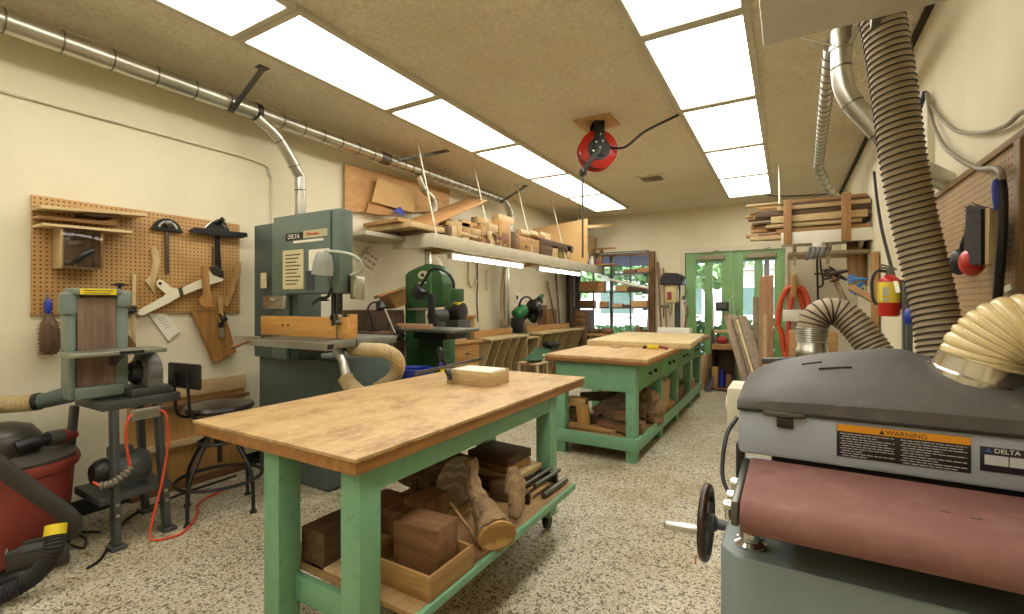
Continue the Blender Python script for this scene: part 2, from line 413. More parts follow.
# double door
t = MB(); c = .085
t.box(DX0-c, DX0, YB-.02, YB+.02, 0, DZ1+c); t.box(DX1, DX1+c, YB-.02, YB+.02, 0, DZ1+c); t.box(DX0, DX1, YB-.02, YB+.02, DZ1, DZ1+c)
struct('trim_2', t, CREAM)
dw = (DX1-DX0-.01)/2
for i in range(2):
    x0 = DX0+.003+i*(dw+.004); x1 = x0+dw
    o = thing('door_%d' % (i+1), None, None, ((x0+x1)/2, YB+.03, 0)); o['kind'] = 'structure'
    f = MB(); s_ = .17 if i == 0 else .15; mid = (x0+x1)/2; mw = .062; g0, g1, g2, g3 = x0+s_, mid-mw, mid+mw, x1-s_
    f.box(x0, g0, YB+.01, YB+.055, .01, DZ1-.005, .003); f.box(g3, x1, YB+.01, YB+.055, .01, DZ1-.005, .003); f.box(g1, g2, YB+.01, YB+.055, .3, 2.02, .003)
    f.box(g0, g3, YB+.01, YB+.055, 2.02, DZ1-.005, .002); f.box(g0, g3, YB+.01, YB+.055, .01, .3, .002)
    build('door_leaf', f, DOORG, o)
    for a, b in ((g0, g1), (g2, g3)):
        build('pane', MB().box(a, b, YB+.03, YB+.036, .3, 2.02), GLASS, o)
    cl = MB().box(x0+.2, x1-.12, YB-.06, YB+.008, 2.045, 2.125, .008)
    build('door_closer', cl, paint('bronze_closer_%d' % i, (150,138,110), .5), o)
    ar = MB().beam((x0+.3, YB-.05, 2.13), (x0+.55, YB-.06, 2.2), .02, .012)
    build('closer_arm', ar, paint('closer_arm_metal_%d' % i, (130,120,98), .5), o)
    h = MB().tube([(x1-.07 if i == 0 else x0+.07, YB+.01, .98), (x1-.07 if i == 0 else x0+.07, YB-.05, 1.0), (x1-.07 if i == 0 else x0+.07, YB-.05, 1.2), (x1-.07 if i == 0 else x0+.07, YB+.01, 1.22)], .01)
    build('door_handle', h, STEEL, o)

# ============================================================ CEILING LIGHTS
EM = emis('fluorescent_diffuser', (1,.965,.88,1), 8.0)
FRM = paint('aged_white_frame', (196,190,168), .5)
def make_light(x0, x1, y0, y1, label, grp):
    o = thing('ceiling_light', label, 'light', ((x0+x1)/2, (y0+y1)/2, HC), 0, grp)
    f = MB(); q = .038
    f.box(x0, x0+q, y0, y1, HC-.035, HC); f.box(x1-q, x1, y0, y1, HC-.035, HC); f.box(x0+q, x1-q, y0, y0+q, HC-.035, HC); f.box(x0+q, x1-q, y1-q, y1, HC-.035, HC)
    build('frame', f, FRM, o); build('diffuser', MB().box(x0+q, x1-q, y0+q, y1-q, HC-.022, HC-.012), EM, o)
ordn = ['nearest the camera', 'second from the camera', 'third from the camera', 'fourth from the camera', 'fifth from the camera', 'farthest, nearest the back wall']
for nm, (xa, xb) in (('left', (-2.93, -2.32)), ('right', (-.80, -.18))):
    ys = [.38+1.25*k for k in range(7)]
    for k in (-1, -2): make_light(xa, xb, ys[0]+1.25*k, ys[0]+1.25*(k+1)-.004, 'added unseen white fluorescent fill panel extending the %s row, %s behind the camera' % (nm, 'just' if k == -1 else 'far'), 'fluorescent panels in the %s ceiling row' % nm)  # unseen panels added behind the camera as fill for upright surfaces
    for k in range(6):
        make_light(xa, xb, ys[k]+(0 if nm == 'left' else 0.0), ys[k+1]-.004, 'white fluorescent ceiling panel in the %s-hand row, %s' % (nm, ordn[k]), 'fluorescent panels in the %s ceiling row' % nm)

# air vent on the ceiling
p = at(652, 178, Z=HC)
o = thing('ceiling_vent', 'small stained square air vent in the ceiling between the light rows', 'vent', (p.x, p.y, HC))
v = MB(); a = .17
for q in ((-a,-a+.04,-a,a),(a-.04,a,-a,a),(-a+.04,a-.04,-a,-a+.04),(-a+.04,a-.04,a-.04,a)): v.box(p.x+q[0], p.x+q[1], p.y+q[2], p.y+q[3], HC-.014, HC)
build('frame', v, CREAM, o); build('backing', MB().box(p.x-a+.04, p.x+a-.04, p.y-a+.04, p.y+a-.04, HC-.004, HC), BLACK, o)
for k in range(6):
    yy = p.y-a+.06+k*.045
    build('louvre', MB().obox((p.x, yy, HC-.012), (2*a-.08, .028, .003), (R(35),0,0)), CREAM, o)

# cord reel
p = at(597, 122, Z=HC)
o = thing('hose_reel', 'red cord reel hanging from a square plywood plate on the ceiling', 'reel', (p.x, p.y, HC))
build('mounting_plate', MB().box(p.x-.165, p.x+.165, p.y-.15, p.y+.15, HC-.02, HC, .002), PLY, o)
cz = HC-.265; ax = Vector((.55, -.83, 0)).normalized()
sd = Vector((ax.y, -ax.x, 0))
c0 = Vector((p.x, p.y, cz))
br = MB()
for s_ in (-1, 1):
    q = c0+ax*.085*s_
    M = Matrix((sd, ax, Vector((0,0,1)))).transposed().to_4x4(); M.translation = q
    br.box(-.048, .048, -.004, .004, -.07, .24, .002, M)
M = Matrix((sd, ax, Vector((0,0,1)))).transposed().to_4x4(); M.translation = c0
br.box(-.048, .048, -.09, .09, .237, .246, 0, M)
build('bracket', br, BLACK, o)
build('spool', MB().lathe([(.05,-.07),(.165,-.07),(.172,-.065),(.172,-.057),(.135,-.05),(.135,.05),(.172,.057),(.172,.065),(.165,.07),(.05,.07)], c0, ax, 40), REDB, o)
build('spool_disc', MB().cyl(c0+ax*.07, c0+ax*.078, .10, n=32), BLACK, o)
build('wound_cord', MB().lathe([(.14,-.045),(.156,-.03),(.152,0),(.156,.03),(.14,.045)], c0, ax, 32), BLACK, o)
# guide arm swings down to the left, with the cord mouth on its end
L = Vector((-CS, -SN, 0))*.13+Vector((0,0,-.19)); tip = c0+L
build('guide_arm', MB().beam(c0+ax*-.10, tip+ax*-.085, .045, .012, .002, up=ax).beam(c0+ax*.105, tip+ax*.085, .045, .012, .002, up=ax).beam(tip+ax*-.085,tip+ax*.09,.03,.03), DKGREY, o)
build('cord_mouth', MB().lathe([(.03,-.03),(.038,-.01),(.038,.015),(.022,.03)], tip, (0,0,1), 16), DKGREY, o)
for dx, dz in ((.0,.0),(.03,.05),(-.03,.06),(.055,-.03),(-.01,.12)):
    q = c0+ax*.10+sd*dx+Vector((0,0,dz))
    build('bolt', MB().cyl(q-ax*.006, q+ax*.006, .009, n=8), STEEL, o)
single('reel_lead', MB().tube([tip+Vector((0,0,-.02)), Vector((tip.x, tip.y, 1.72))], .009, 8), DKGREY, 'dark cord hanging straight down from the red ceiling reel', 'cord')
q1 = at(680, 113, Z=HC)
single('feed_lead', MB().tube(catmull([c0+Vector((.1,.0,.02))+ax*0, c0+Vector((.25,.02,.0)), c0.lerp(q1, .6)+Vector((0,0,-.02)), Vector((q1.x, q1.y, HC-.01))]), .011, 8), BLACK, 'black cord looping from the red reel to the right-hand light row', 'cord')

# ============================================================ GREEN WORKBENCH IN FRONT
o = thing('workbench', 'mint green workbench on casters in the foreground with a worn plywood top', 'workbench', (-1.5, 1.9, 0))
build('tabletop', MB().box(-2.075, -1.125, .985, 2.85, .818, .83, .001), PLYTOP, o)
build('edging', MB().box(-2.07, -1.132, .992, 1.014, .775, .818, .002).box(-1.154, -1.132, 1.014, 2.84, .775, .818, .002).box(-2.07, -2.048, 1.014, 2.84, .775, .818, .002).box(-2.048, -1.154, 2.818, 2.84, .775, .818, .002).box(-2.048, -1.154, 1.014, 2.818, .795, .818), W_EDGE_Y, o)
lw = .09
LX = ((-1.665, -1.575), (-1.248, -1.158)); LY = ((1.03, 1.12), (2.40, 2.49))
ap = MB().box(-1.575, -1.248, 1.06, 1.08, .745, .79, .002).box(-1.62, -1.19, 2.45, 2.475, .70, .79, .002).box(-1.185, -1.160, 1.12, 2.40, .69, .79, .002).box(-1.655, -1.63, 1.12, 2.40, .69, .79, .002)
build('apron', ap, GREEN, o)
for xa, xb in LX:
    for ya, yb in LY:
        l = build('leg', MB().box(xa, xb, ya, yb, .085, .795, .004), GREEN, o)
        cx, cy = (xa+xb)/2, (ya+yb)/2
        build('caster', MB().cyl((cx-.013, cy+.012, .038), (cx+.013, cy+.012, .038), .038, n=20).box(cx-.02, cx-.015, cy-.02, cy+.03, .03, .083).box(cx+.015, cx+.02, cy-.02, cy+.03, .03, .083).box(cx-.028, cx+.028, cy-.028, cy+.028, .08, .086), BLACK, l)
build('lower_rail', MB().box(-1.575, -1.248, 1.095, 1.118, .205, .30, .002), GREEN, o); build('lower_rail', MB().box(-1.575, -1.248, 2.43, 2.455, .205, .30, .002), GREEN, o)
build('shelf', MB().box(-1.74, -1.02, 1.125, 2.395, .30, .318, .001), wood('shelf_board', (192,158,108), (160,124,78), 'y'), o)
build('shelf_edge', MB().box(-1.02, -1.0, 1.125, 2.395, .288, .318, .002), GREEN, o)

# things on its lower shelf (top at .318)
Z = .318
def blk(name, x0, x1, y0, y1, z0, z1, mat, label, cat='wood block', group=None, rz=0, bev=.002):
    cx, cy = (x0+x1)/2, (y0+y1)/2
    m = MB().box(x0-cx, x1-cx, y0-cy, y1-cy, 0, z1-z0, bev)
    ob = build(name, m, mat, org=(0,0,0)); ob.location = (cx, cy, z0); ob.rotation_euler = (0,0,rz)
    return tag(ob, label, cat, group)
blk('wood_block', -1.60, -1.47, 1.14, 1.33, Z, Z+.135, W_DK_Y, 'dark brown wood block just behind the front rail of the foreground workbench')
blk('wood_block', -1.62, -1.36, 1.44, 1.60, Z, Z+.12, W_RED_Y, 'laminated striped wood block behind the dark block on the workbench shelf')
blk('wood_block', -1.25, -1.055, 1.27, 1.40, Z+.012, Z+.19, W_RED_X, 'squared brown wood block standing in the open tray on the workbench shelf', rz=R(4))
blk('wood_block', -1.42, -1.30, 1.5, 1.66, Z, Z+.15, W_RED_Z, 'brown wood block behind the open tray and its block')
o = thing('wooden_tray', 'shallow open wooden tray on the workbench shelf with a block in it', 'tray', (-1.17, 1.31, Z))
build('bottom', MB().box(-1.32, -1.02, 1.2, 1.43, Z, Z+.01), W_PINE_X, o)
build('side', MB().box(-1.33, -1.01, 1.19, 1.202, Z, Z+.085, .002), W_OAK_X, o); build('side', MB().box(-1.33, -1.01, 1.428, 1.44, Z, Z+.085, .002), W_OAK_X, o)
build('side', MB().box(-1.022, -1.01, 1.202, 1.428, Z, Z+.085, .002), W_OAK_Y, o); build('side', MB().box(-1.33, -1.318, 1.202, 1.428, Z, Z+.085, .002), W_OAK_Y, o)
blk('flat_board', -1.55, -1.30, 1.09+.05, 1.9, Z, Z+.012, W_PINE_Y, 'thin pale board lying flat on the shelf beside the open tray', 'board')
blk('flat_board', -1.08, -1.01, 1.46, 1.72, Z, Z+.02, W_RED_Y, 'narrow brown offcut lying along the edge of the workbench shelf behind the tray', 'board', rz=R(-6))
# log with sawn end
o = thing('tree_log', 'bark-covered log with a grey sawn end on the workbench shelf', 'log', (-1.55, 1.8, Z))
a, b = Vector((-1.36, 1.80, Z+.135)), Vector((-1.88, 1.97, Z+.135))
q = [a.lerp(b, k/10) for k in range(11)]
rnd = random.Random(3)
lg = MB().tube(q, [.128+rnd.uniform(-.003,.003) for _ in q], 40); lg.rough(.004, 2)
build('bark', lg, BARK, o)
d = (a-b).normalized()
build('sawn_end', MB().cyl(a-d*.0, a+d*.004, .119, .117, 40), ENDG, o)
# root chunk leaning on the log
o = thing('root_chunk', 'gnarled pale root chunk with a yellow cut end leaning over the shelf edge', 'root wood', (-1.1, 1.68, Z))
pts = [at(471,459,Y=1.72), at(474,484,Y=1.70), at(480,502,Y=1.68), at(489,519,Y=1.63), at(497,535,Y=1.57)]
qq = catmull(pts, 5); n = len(qq)
m = MB().tube(qq, [.030+.055*max(0,(i/(n-1)-.25)/.75)**1.1 for i in range(n)], 22, flat=.85); m.rough(.006, 5)
build('wood', m, DRIFT, o)
d = (pts[-1]-pts[-2]).normalized()
build('cut_end', MB().tube([pts[-1], pts[-1]+d*.006], [.08,.077], 22, flat=.8), ENDY, o)
m = MB().tube(catmull([(-1.12,1.93,Z+.20),(-1.09,1.88,Z+.15),(-1.06,1.84,Z+.09),(-1.04,1.80,Z+.035)], 5), [.022,.028,.034,.04,.046,.05,.052,.05,.046,.042,.04,.038,.034,.03,.028,.02], 14); m.rough(.006, 8)
single('root_knot', m, DRIFT, 'small knotted grey root piece right of the big pale root chunk', 'root wood')
# stacked slabs
sl = [(-1.56,-1.22,2.08,2.36,.015,'dark','lowest'),]
blk('wood_slab', -1.58, -1.27, 2.07, 2.36, Z+.0, Z+.06, W_DK_X, 'thick dark wood slab at the bottom of the slab stack on the workbench shelf', 'wood slab', rz=R(2))
blk('wood_slab', -1.54, -1.20, 2.10, 2.38, Z+.061, Z+.088, W_PINE_X, 'pale thin slab third from the top of the slab stack on the workbench shelf', 'wood slab', rz=R(-3))
blk('wood_slab', -1.50, -1.25, 2.12, 2.33, Z+.089, Z+.13, W_OAK_X, 'tan slab second from the top of the slab stack under the workbench', 'wood slab', rz=R(-8))
blk('wood_slab', -1.52, -1.25, 2.11, 2.34, Z+.131, Z+.175, W_DK_X, 'dark grey-brown slab on top of the slab stack under the workbench', 'wood slab', rz=R(-4))
blk('wood_offcut', -1.30, -1.16, 1.98, 2.06, Z, Z+.09, W_DK_X, 'dark offcut between the slab stack and the root on the workbench shelf', 'wood block', rz=R(12))
o = thing('pipe_clamp', 'black steel clamp frame with grey pipe lying at the far shelf edge', 'clamp', (-1.1, 2.2, Z))
build('frame', MB().box(-1.21, -1.19, 2.02, 2.36, Z, Z+.05, .002).box(-1.19, -1.09, 2.02, 2.04, Z, Z+.05, .002).box(-1.19, -1.09, 2.34, 2.36, Z, Z+.05, .002), BLACK, o)
build('pipe', MB().cyl((-1.15,2.05,Z+.065),(-1.14,2.375,Z+.065), .011), IRON, o)
build('pipe', MB().cyl((-1.10,2.10,Z+.065),(-1.09,2.375,Z+.065), .011), IRON, o)
build('screw', MB().cyl((-1.06,2.12,Z+.018),(-1.05,2.37,Z+.018), .016), IRON, o)
single('thin_stick', MB().beam((-1.26,1.62,Z+.12),(-1.02,1.52,Z+.03), .01, .01), W_OAK_X, 'thin wooden stick poking out over the shelf beside the root chunk', 'stick')

# wooden box with bar clamp, standing on the bench
o = thing('wooden_box', 'small pale wooden box lying on the foreground workbench top', 'box', (-1.60, 2.37, .83), R(0))
c3 = at(489, 388, Z=.83)          # near corner of the box
bx0, bx1, by0, by1 = c3.x-.30, c3.x, c3.y, c3.y+.22
build('wall', MB().box(bx0, bx1, by0, by0+.015, .831, .915, .002), W_PINE_X, o); build('wall', MB().box(bx0, bx1, by1-.015, by1, .831, .915, .002), W_PINE_X, o)
build('wall', MB().box(bx1-.012, bx1, by0+.015, by1-.015, .831, .908, .002), W_PINE_Y, o); build('wall', MB().box(bx0, bx0+.012, by0+.015, by1-.015, .831, .908, .002), W_PINE_Y, o)
build('lid', MB().box(bx0+.02, bx1-.012, by0+.015, by1-.015, .905, .916, .001), PAPER, o, 'white lid panel')
o = thing('bar_clamp', 'black bar clamp with a yellow and blue grip resting on the small wooden box', 'clamp', (bx0-.05, by0, .83))
build('bar', MB().beam(at(415,374,Z=.935), at(483,358,Z=.945), .006, .018, .001), IRON, o)
hd = Vector((bx0-.01, by0+.0, .93))
build('jaw', MB().beam(hd+Vector((.0,0,-.005)), hd+Vector((.075,-.05,-.05)), .022, .03, .004).ball(hd+Vector((.078,-.052,-.055)), .014), BLACK, o)
build('grip', MB().beam(hd+Vector((0,0,.0)), hd+Vector((-.05,0,.11)), .024, .034, .007).beam(hd+Vector((-.02,-.01,.0)), hd+Vector((-.012,0,.10)), .014, .02, .004), BLACK, o)
build('grip_badge', MB().cyl(hd+Vector((.003,-.035,-.012)), hd+Vector((.003,-.022,-.010)), .016, n=14), YELLOW, o)
build('release_lever', MB().cyl(hd+Vector((-.012,-.03,.014)), hd+Vector((-.012,-.016,.014)), .012, n=14), BLUE, o)

# ============================================================ SECOND GREEN WORKBENCH
o = thing('drawer_workbench', 'long mint green drawer workbench with lumber stored underneath', 'workbench', (-1.4, 5.4, 0))
BX0, BX1, BY0, BY1 = -1.77, -1.06, 3.79, 7.05
build('tabletop', MB().box(-1.85, -.955, 3.73, 7.12, .835, .862, .004), wood('bench_top', (206,172,120), (178,140,90), 'y', .5, indiv=0), o)
build('edging', MB().box(-1.85, -.955, 3.73, 3.755, .808, .835, .002).box(-.98, -.955, 3.755, 7.12, .808, .835, .002), W_EDGE_X, o)
build('body', MB().box(BX0, BX1-.02, BY0, BY1, .575, .808, .002).box(BX1-.02, BX1, BY0, BY0+.09, .575, .808), GREEN, o)
yd = [3.885, 4.70, 5.47, 6.26, 7.05]
for k in range(4):
    d_ = build('drawer', MB().box(BX1-.02, BX1, yd[k]+.008, yd[k+1]-.012, .582, .80, .003), paint('faded_green_drawer_%d' % k, (104,158,102), .5, .16, scale=4, dirt=(92,136,84)), o)
    ym = (yd[k]+yd[k+1])/2
    for dy in (-.1, .1): build('knob', MB().lathe([(.01,0),(.012,.012),(.018,.02),(.014,.028),(.002,.03)], (BX1, ym+dy, .69), (1,0,0), 12), BLACK, d_)
for k, y in enumerate([3.79, 4.66, 5.43, 6.22, 6.96]):
    build('leg', MB().box(BX1-.085, BX1, y, y+.09, 0, .575, .003), GREEN, o); build('leg', MB().box(BX0, BX0+.085, y, y+.09, 0, .575, .003), GREEN, o)
build('lower_rail', MB().box(BX0-.0, BX1+.02, BY0-.02, BY0, .10, .205, .003).box(BX1, BX1+.02, BY0, BY1, .10, .205, .003).box(BX0-.02, BX0, BY0, BY1, .10, .205, .003), GREEN, o)
build('lower_shelf', MB().box(BX0, BX1, BY0, BY1, .185, .2, 0), wood('lower_shelf_wood', (186,150,104), (150,116,76), 'y'), o)
single('butcher_block_slab', MB().obox((-1.38, 5.60, .890), (1.04, 1.68, .055), (0,0,R(3.5)), .003), wood('pale_slab', (214,194,146), (196,170,120), 'y', .5, indiv=0), 'thick pale butcher block slab lying across the drawer workbench', 'wood slab')
p = at(616, 347.5, Z=.863)
single('wood_chip', MB().obox((p.x, p.y, .871), (.12, .05, .014), (0,0,R(-35)), .003).obox((p.x-.04, p.y+.02, .871), (.05,.08,.014), (0,0,R(20)), .002), W_PINE_X, 'small pale forked offcut lying on the front of the drawer workbench', 'wood offcut')
p = at(653, 349, Z=.863)
o = thing('tape_dispenser', 'yellow tape roll and dispenser on the drawer workbench beside the slab', 'tape', (p.x, p.y, .863))
build('roll', MB().box(p.x-.055, p.x+.055, p.y-.02, p.y+.02, .8635, .902, .006), YELLOW, o)
build('grip', MB().obox((p.x+.10, p.y+.0, .882), (.09,.03,.03), (0,R(12),0), .01), RED, o)
build('cutter', MB().obox((p.x-.075, p.y, .878), (.045,.026,.028), (0,R(-10),0), .006), BLACK, o)

# stored lumber on the second bench shelf
Z2 = .2005
G2 = 'offcuts stored under the drawer workbench'
def ob2(name, c, dims, rot, mat, label, cat='wood block'):
    return tag(build(name, MB().obox((0,0,0), dims, rot, .003), mat, org=(0,0,0)), label, cat, G2), c
def put(name, c, dims, rot, mat, label, cat='wood block'):
    o, c = ob2(name, c, dims, rot, mat, label, cat); o.location = c; return o
put('wood_block', (-1.62, 3.93, .43), (.17,.09,.075), (0,R(3),0), W_OAK_X, 'tan block on top of the dark stump under the drawer workbench')
put('wood_slab', (-1.56, 3.91, .31), (.11,.04,.20), (0,R(-6),0), wood('yellow_slab', (206,164,92), (170,126,60), 'z'), 'yellow wood slab standing on edge against the dark stump under the drawer workbench', 'wood slab')
m = MB().tube([(-1.66,4.02,.205),(-1.66,4.0,.29),(-1.655,4.0,.375)], [.085,.09,.07], 14); m.rough(.012, 4); tag(build('wood_stump', m, BARK), 'dark bark stump under the left end of the drawer workbench', 'log', G2)
put('wood_beam', (-1.36, 4.02, .42), (.30,.10,.085), (0,R(-32),R(6)), W_DK_X, 'long dark beam leaning diagonally in the pile under the drawer workbench', 'wood beam')
put('wood_beam', (-1.45, 4.13, .46), (.42,.09,.07), (0,R(-4),R(14)), W_DK_X, 'dark beam lying high at the back of the near bay under the drawer workbench', 'wood beam')
put('wood_block', (-1.22, 4.03, .335), (.17,.10,.08), (0,0,R(5)), W_RED_X, 'reddish block mid-pile beside the near right leg of the drawer workbench')
put('wood_slab', (-1.27, 3.95, .245), (.32,.12,.04), (0,R(7),R(-8)), W_RED_X, 'reddish slab lying tilted low in the pile under the drawer workbench', 'wood slab')
put('wood_slab', (-1.47, 3.90, .222), (.42,.10,.03), (0,R(2),R(4)), W_OAK_X, 'brown curved slab lying flat right behind the lower rail of the drawer workbench', 'wood slab')
put('wood_block', (-1.50, 4.05, .255), (.12,.12,.10), (0,0,R(20)), W_DK_Z, 'dark cube at the foot of the leaning beam under the drawer workbench')
put('wood_block', (-1.10, 4.02, .25), (.09,.13,.09), (0,0,R(3)), W_RED_Y, 'brown block beside the knotty root under the drawer workbench')
put('wood_block', (-1.13, 4.16, .37), (.12,.10,.12), (0,R(4),R(12)), W_DK_Y, 'dark block under the first drawer of the drawer workbench')
m = MB().tube(catmull([(-1.12,4.50,.21),(-1.10,4.46,.32),(-1.12,4.42,.42),(-1.15,4.40,.50)], 4), [.11,.115,.12,.10,.115,.12,.105,.09,.1,.095,.07,.06,.04][:13], 14); m.rough(.018, 6); tag(build('root_burl', m, DRIFT), 'large knotty grey root burl behind the first gap of the drawer workbench', 'root wood', G2)
put('wood_slab', (-1.15, 4.98, .36), (.14,.32,.32), (0,R(3),0), W_PINE_Y, 'pale stacked slab standing in the second bay of the drawer workbench', 'wood slab')
put('wood_slab', (-1.17, 5.20, .225), (.20,.36,.045), (0,0,0), W_OAK_Y, 'tan slab lying flat in the second bay of the drawer workbench', 'wood slab')
put('wood_block', (-1.14, 5.72, .27), (.14,.22,.13), (0,0,R(4)), W_RED_Y, 'reddish block in the third bay of the drawer workbench')
put('wood_block', (-1.16, 5.95, .40), (.13,.18,.14), (0,0,R(-8)), W_DK_Z, 'dark block leaning high in the third bay of the drawer workbench').location.z = .27
put('wood_block', (-1.16, 5.74, .395), (.12,.16,.11), (0,0,R(9)), W_DK_Y, 'dark block on top of the reddish one in the third bay of the drawer workbench')
put('wood_block', (-1.14, 6.50, .26), (.14,.3,.11), (0,0,0), W_OAK_Y, 'tan block in the farthest bay of the drawer workbench')
put('wood_slab', (-1.2, 4.75, .222), (.25,.10,.04), (0,0,R(70)), W_PINE_X, 'pale offcut beside the second leg of the drawer workbench', 'wood slab')

# ============================================================ CAMERA, WORLD
cam = bpy.data.cameras.new('camera'); co = bpy.data.objects.new('camera', cam); col.objects.link(co)
cam.sensor_width = 36; cam.lens = 36*FOC/1024; co.location = (0,0,EYE); co.rotation_euler = (R(90), 0, YAW)
cam.shift_y = -3/1024.0; cam.clip_start = .05; cam.clip_end = 200
sc.camera = co
wd = bpy.data.worlds.new('sky'); sc.world = wd; wd.use_nodes = True; nt = wd.node_tree
sk = nt.nodes.new('ShaderNodeTexSky'); sk.sky_type = 'NISHITA'; sk.sun_elevation = R(50); sk.sun_rotation = R(140); sk.sun_disc = False
nt.links.new(sk.outputs[0], nt.nodes['Background'].inputs[0]); nt.nodes['Background'].inputs[1].default_value = 1.0
sun = bpy.data.lights.new('sun', 'SUN'); sun.energy = 9; sun.angle = R(2); so = bpy.data.objects.new('sun', sun); col.objects.link(so); so.rotation_euler = (R(40), 0, R(25)); so.location = (0, 14, 8)
sc.view_settings.view_transform = 'Standard'; sc.view_settings.look = 'None'; sc.view_settings.exposure = 0; sc.view_settings.gamma = 1; sc.view_settings.use_curve_mapping = False
# ============================================================ LEFT WALL
def L(px, py, off=.0): return at(px, py, X=XL+off)
def wallshape(mb, pts, off, th, bev=0):
    return mb.prism([L(x, y, off) for x, y in pts], (th, 0, 0), bev)
PY0, PY1, PZ0, PZ1 = .925, 2.105, 1.235, 1.925
single('pegboard', MB().box(XL+.012, XL+.02, PY0, PY1, PZ0, PZ1, .001).box(XL+.001, XL+.012, PY0, PY1, PZ0, PZ0+.02).box(XL+.001, XL+.012, PY0, PY1, PZ1-.02, PZ1), M_PEG, 'tan pegboard on the left wall holding jigs and gauges', 'pegboard', org=(XL+.012, PY0, PZ0))
# box with a clear front on the pegboard
o = thing('jig_box', 'shallow wooden box with a clear front hung on the pegboard under the planks', 'box', (XL+.02, 1.05, 1.45))
fx = .17
p0, p1 = L(64.7, 268, fx), L(103.5, 231, fx)
y0, y1, z0, z1 = p0.y, p1.y, p0.z, p1.z-.01
build('back', MB().box(XL+.022, XL+.03, y0, y1, z0, z1), W_RED_Z, o)
build('side', MB().box(XL+.03, XL+fx-.004, y0-.014, y0, z0, z1+.005, .001), W_PINE_Z, o); build('side', MB().box(XL+.03, XL+fx-.004, y1-.012, y1, z0, z1, .001), W_OAK_Z, o)
build('bottom', MB().box(XL+.03, XL+fx-.004, y0, y1-.012, z0, z0+.012, .001), W_OAK_Y, o)
build('clear_front', MB().box(XL+fx-.004, XL+fx, y0-.01, y1, z0, z1, .0005), GLASS, o)
for zz in (.05, .21): build('bolt', MB().cyl((XL+fx, y0+.01, z0+zz*.8), (XL+fx+.012, y0+.01, z0+zz*.8), .012, n=12), IRON, o)
a, b = L(75, 262, fx), L(93, 250, fx)
build('handle', MB().tube(catmull([a+Vector((.0,0,0)), a.lerp(b,.4)+Vector((.02,0,.012)), b+Vector((.01,0,0))], 5), [.014,.017,.018,.02,.02,.019,.018,.017,.016,.014,.010], 12), BLACK, o)
# planks on top of the box
def plank(pts, off, th, mat, label):
    return single('plank', wallshape(MB(), pts, off, th), mat, label, 'plank')
plank([(33,225),(122,232.5),(122,235),(33,227.5)], .03, .15, W_PINE_Y, 'pale plank resting directly on the clear-fronted box on the left pegboard')
plank([(32,216.5),(98,222),(112,218.5),(114,227),(97,225.5),(32,219)], .035, .07, W_OAK_Y, 'honey plank with a shaped end, middle of the planks on the left pegboard')
plank([(31,208),(136,215.5),(136,218.5),(31,211)], .03, .16, W_PINE_Y, 'long pale plank topmost on the left pegboard')
plank([(76,214.5),(112,217.5),(112,219.5),(76,217)], .03, .13, W_DK_Y, 'short dark strip sandwiched between planks on the left pegboard')
# curved template
m = MB(); m.prism([L(x, y, .024) for x, y in [(151,248),(154,246.5),(157,250),(159,262),(156,276),(153,284),(154,294),(149,286),(144,281),(149,276),(151,268),(152,260),(150,252)]], (.01,0,0))
single('curved_template', m, W_PINE_Z, 'curved pale wooden knife-shaped template hanging on the left pegboard', 'template')
# mitre gauges
def protractor(px, py, hw, label, bar, barw=7, hgt=12):
    c = L(px, py, .05); e = L(px+hw, py, .05); r_ = (e-c).length
    o = thing('mitre_gauge', label, 'gauge', (XL+.02, c.y, c.z))
    pr = [(-r_,0)]+[(-r_*.86*math.cos(a), r_*.75*math.sin(a)) for a in [math.pi*k/10 for k in range(11)]]+[(r_,0),(r_,-r_*.14),(-r_,-r_*.14)]
    build('head', MB().prism([Vector((XL+.03, c.y+u, c.z+v)) for u, v in pr], (.02,0,0), .002), BLACK, o)
    build('scale', MB().prism([Vector((XL+.051, c.y+r_*.62*math.cos(a)*s_, c.z+r_*.58*math.sin(a)*s_)) for s_, rng in ((1, range(11)), (.8, range(10,-1,-1))) for a in [math.pi*(k+.5)/11 for k in rng]], (.002,0,0)), STEEL, o)
    build('lock_knob', MB().lathe([(.012,0),(.022,.01),(.022,.025),(.012,.03)], (XL+.05, c.y, c.z+r_*.35), (1,0,0), 16), IRON, o)
    b = L(px, bar, .035)
    build('bar', MB().box(XL+.03, XL+.042, c.y-.012, c.y+.012, b.z, c.z, .001), wood('dull_bar_'+str(px), (104,84,68), (76,62,52), 'z') if px < 190 else BLACK, o)
    return o
protractor(168, 229, 15.5, 'black semicircular mitre gauge with a brown bar, left one on the pegboard', 274)
o = thing('mitre_gauge', 'black mitre gauge with a long fence and clamp knob, right one on the pegboard', 'gauge', (XL+.02, 1.85, 1.7))
build('fence', wallshape(MB(), [(187,231),(193,227.5),(245,233),(246,237),(240,238.5),(190,233)], .05, .03, .003), BLACK, o)
build('head', MB().prism([L(x, y, .03) for x, y in [(205,229),(209,223),(216,219.5),(224,222),(229,232)]], (.02,0,0), .002), BLACK, o)
build('arc_scale', MB().tube([L(205+i*2.6, 229-8*math.sin(math.pi*(i+.5)/9), .056) for i in range(9)], .005, 6), STEEL, o)
build('clamp_knob', MB().cyl(L(217, 224, .05)+Vector((.0,0,0)), L(223,219,.10), .013, .018, 14), BLACK, o)
build('bar', wallshape(MB(), [(215,236),(219,236.5),(221,276),(215,275)], .03, .012), BLACK, o)
build('foot_clamp', wallshape(MB(), [(209,267),(214,265),(222,272),(222,278),(212,274)], .03, .03, .003), IRON, o)
# thin bar behind
single('steel_rule', wallshape(MB(), [(211.5,247),(214,247),(214,268),(211.5,268)], .022, .004), metal('bronze_bar', (150,120,80), .5), 'thin brown metal bar hanging beside the right mitre gauge', 'bar')
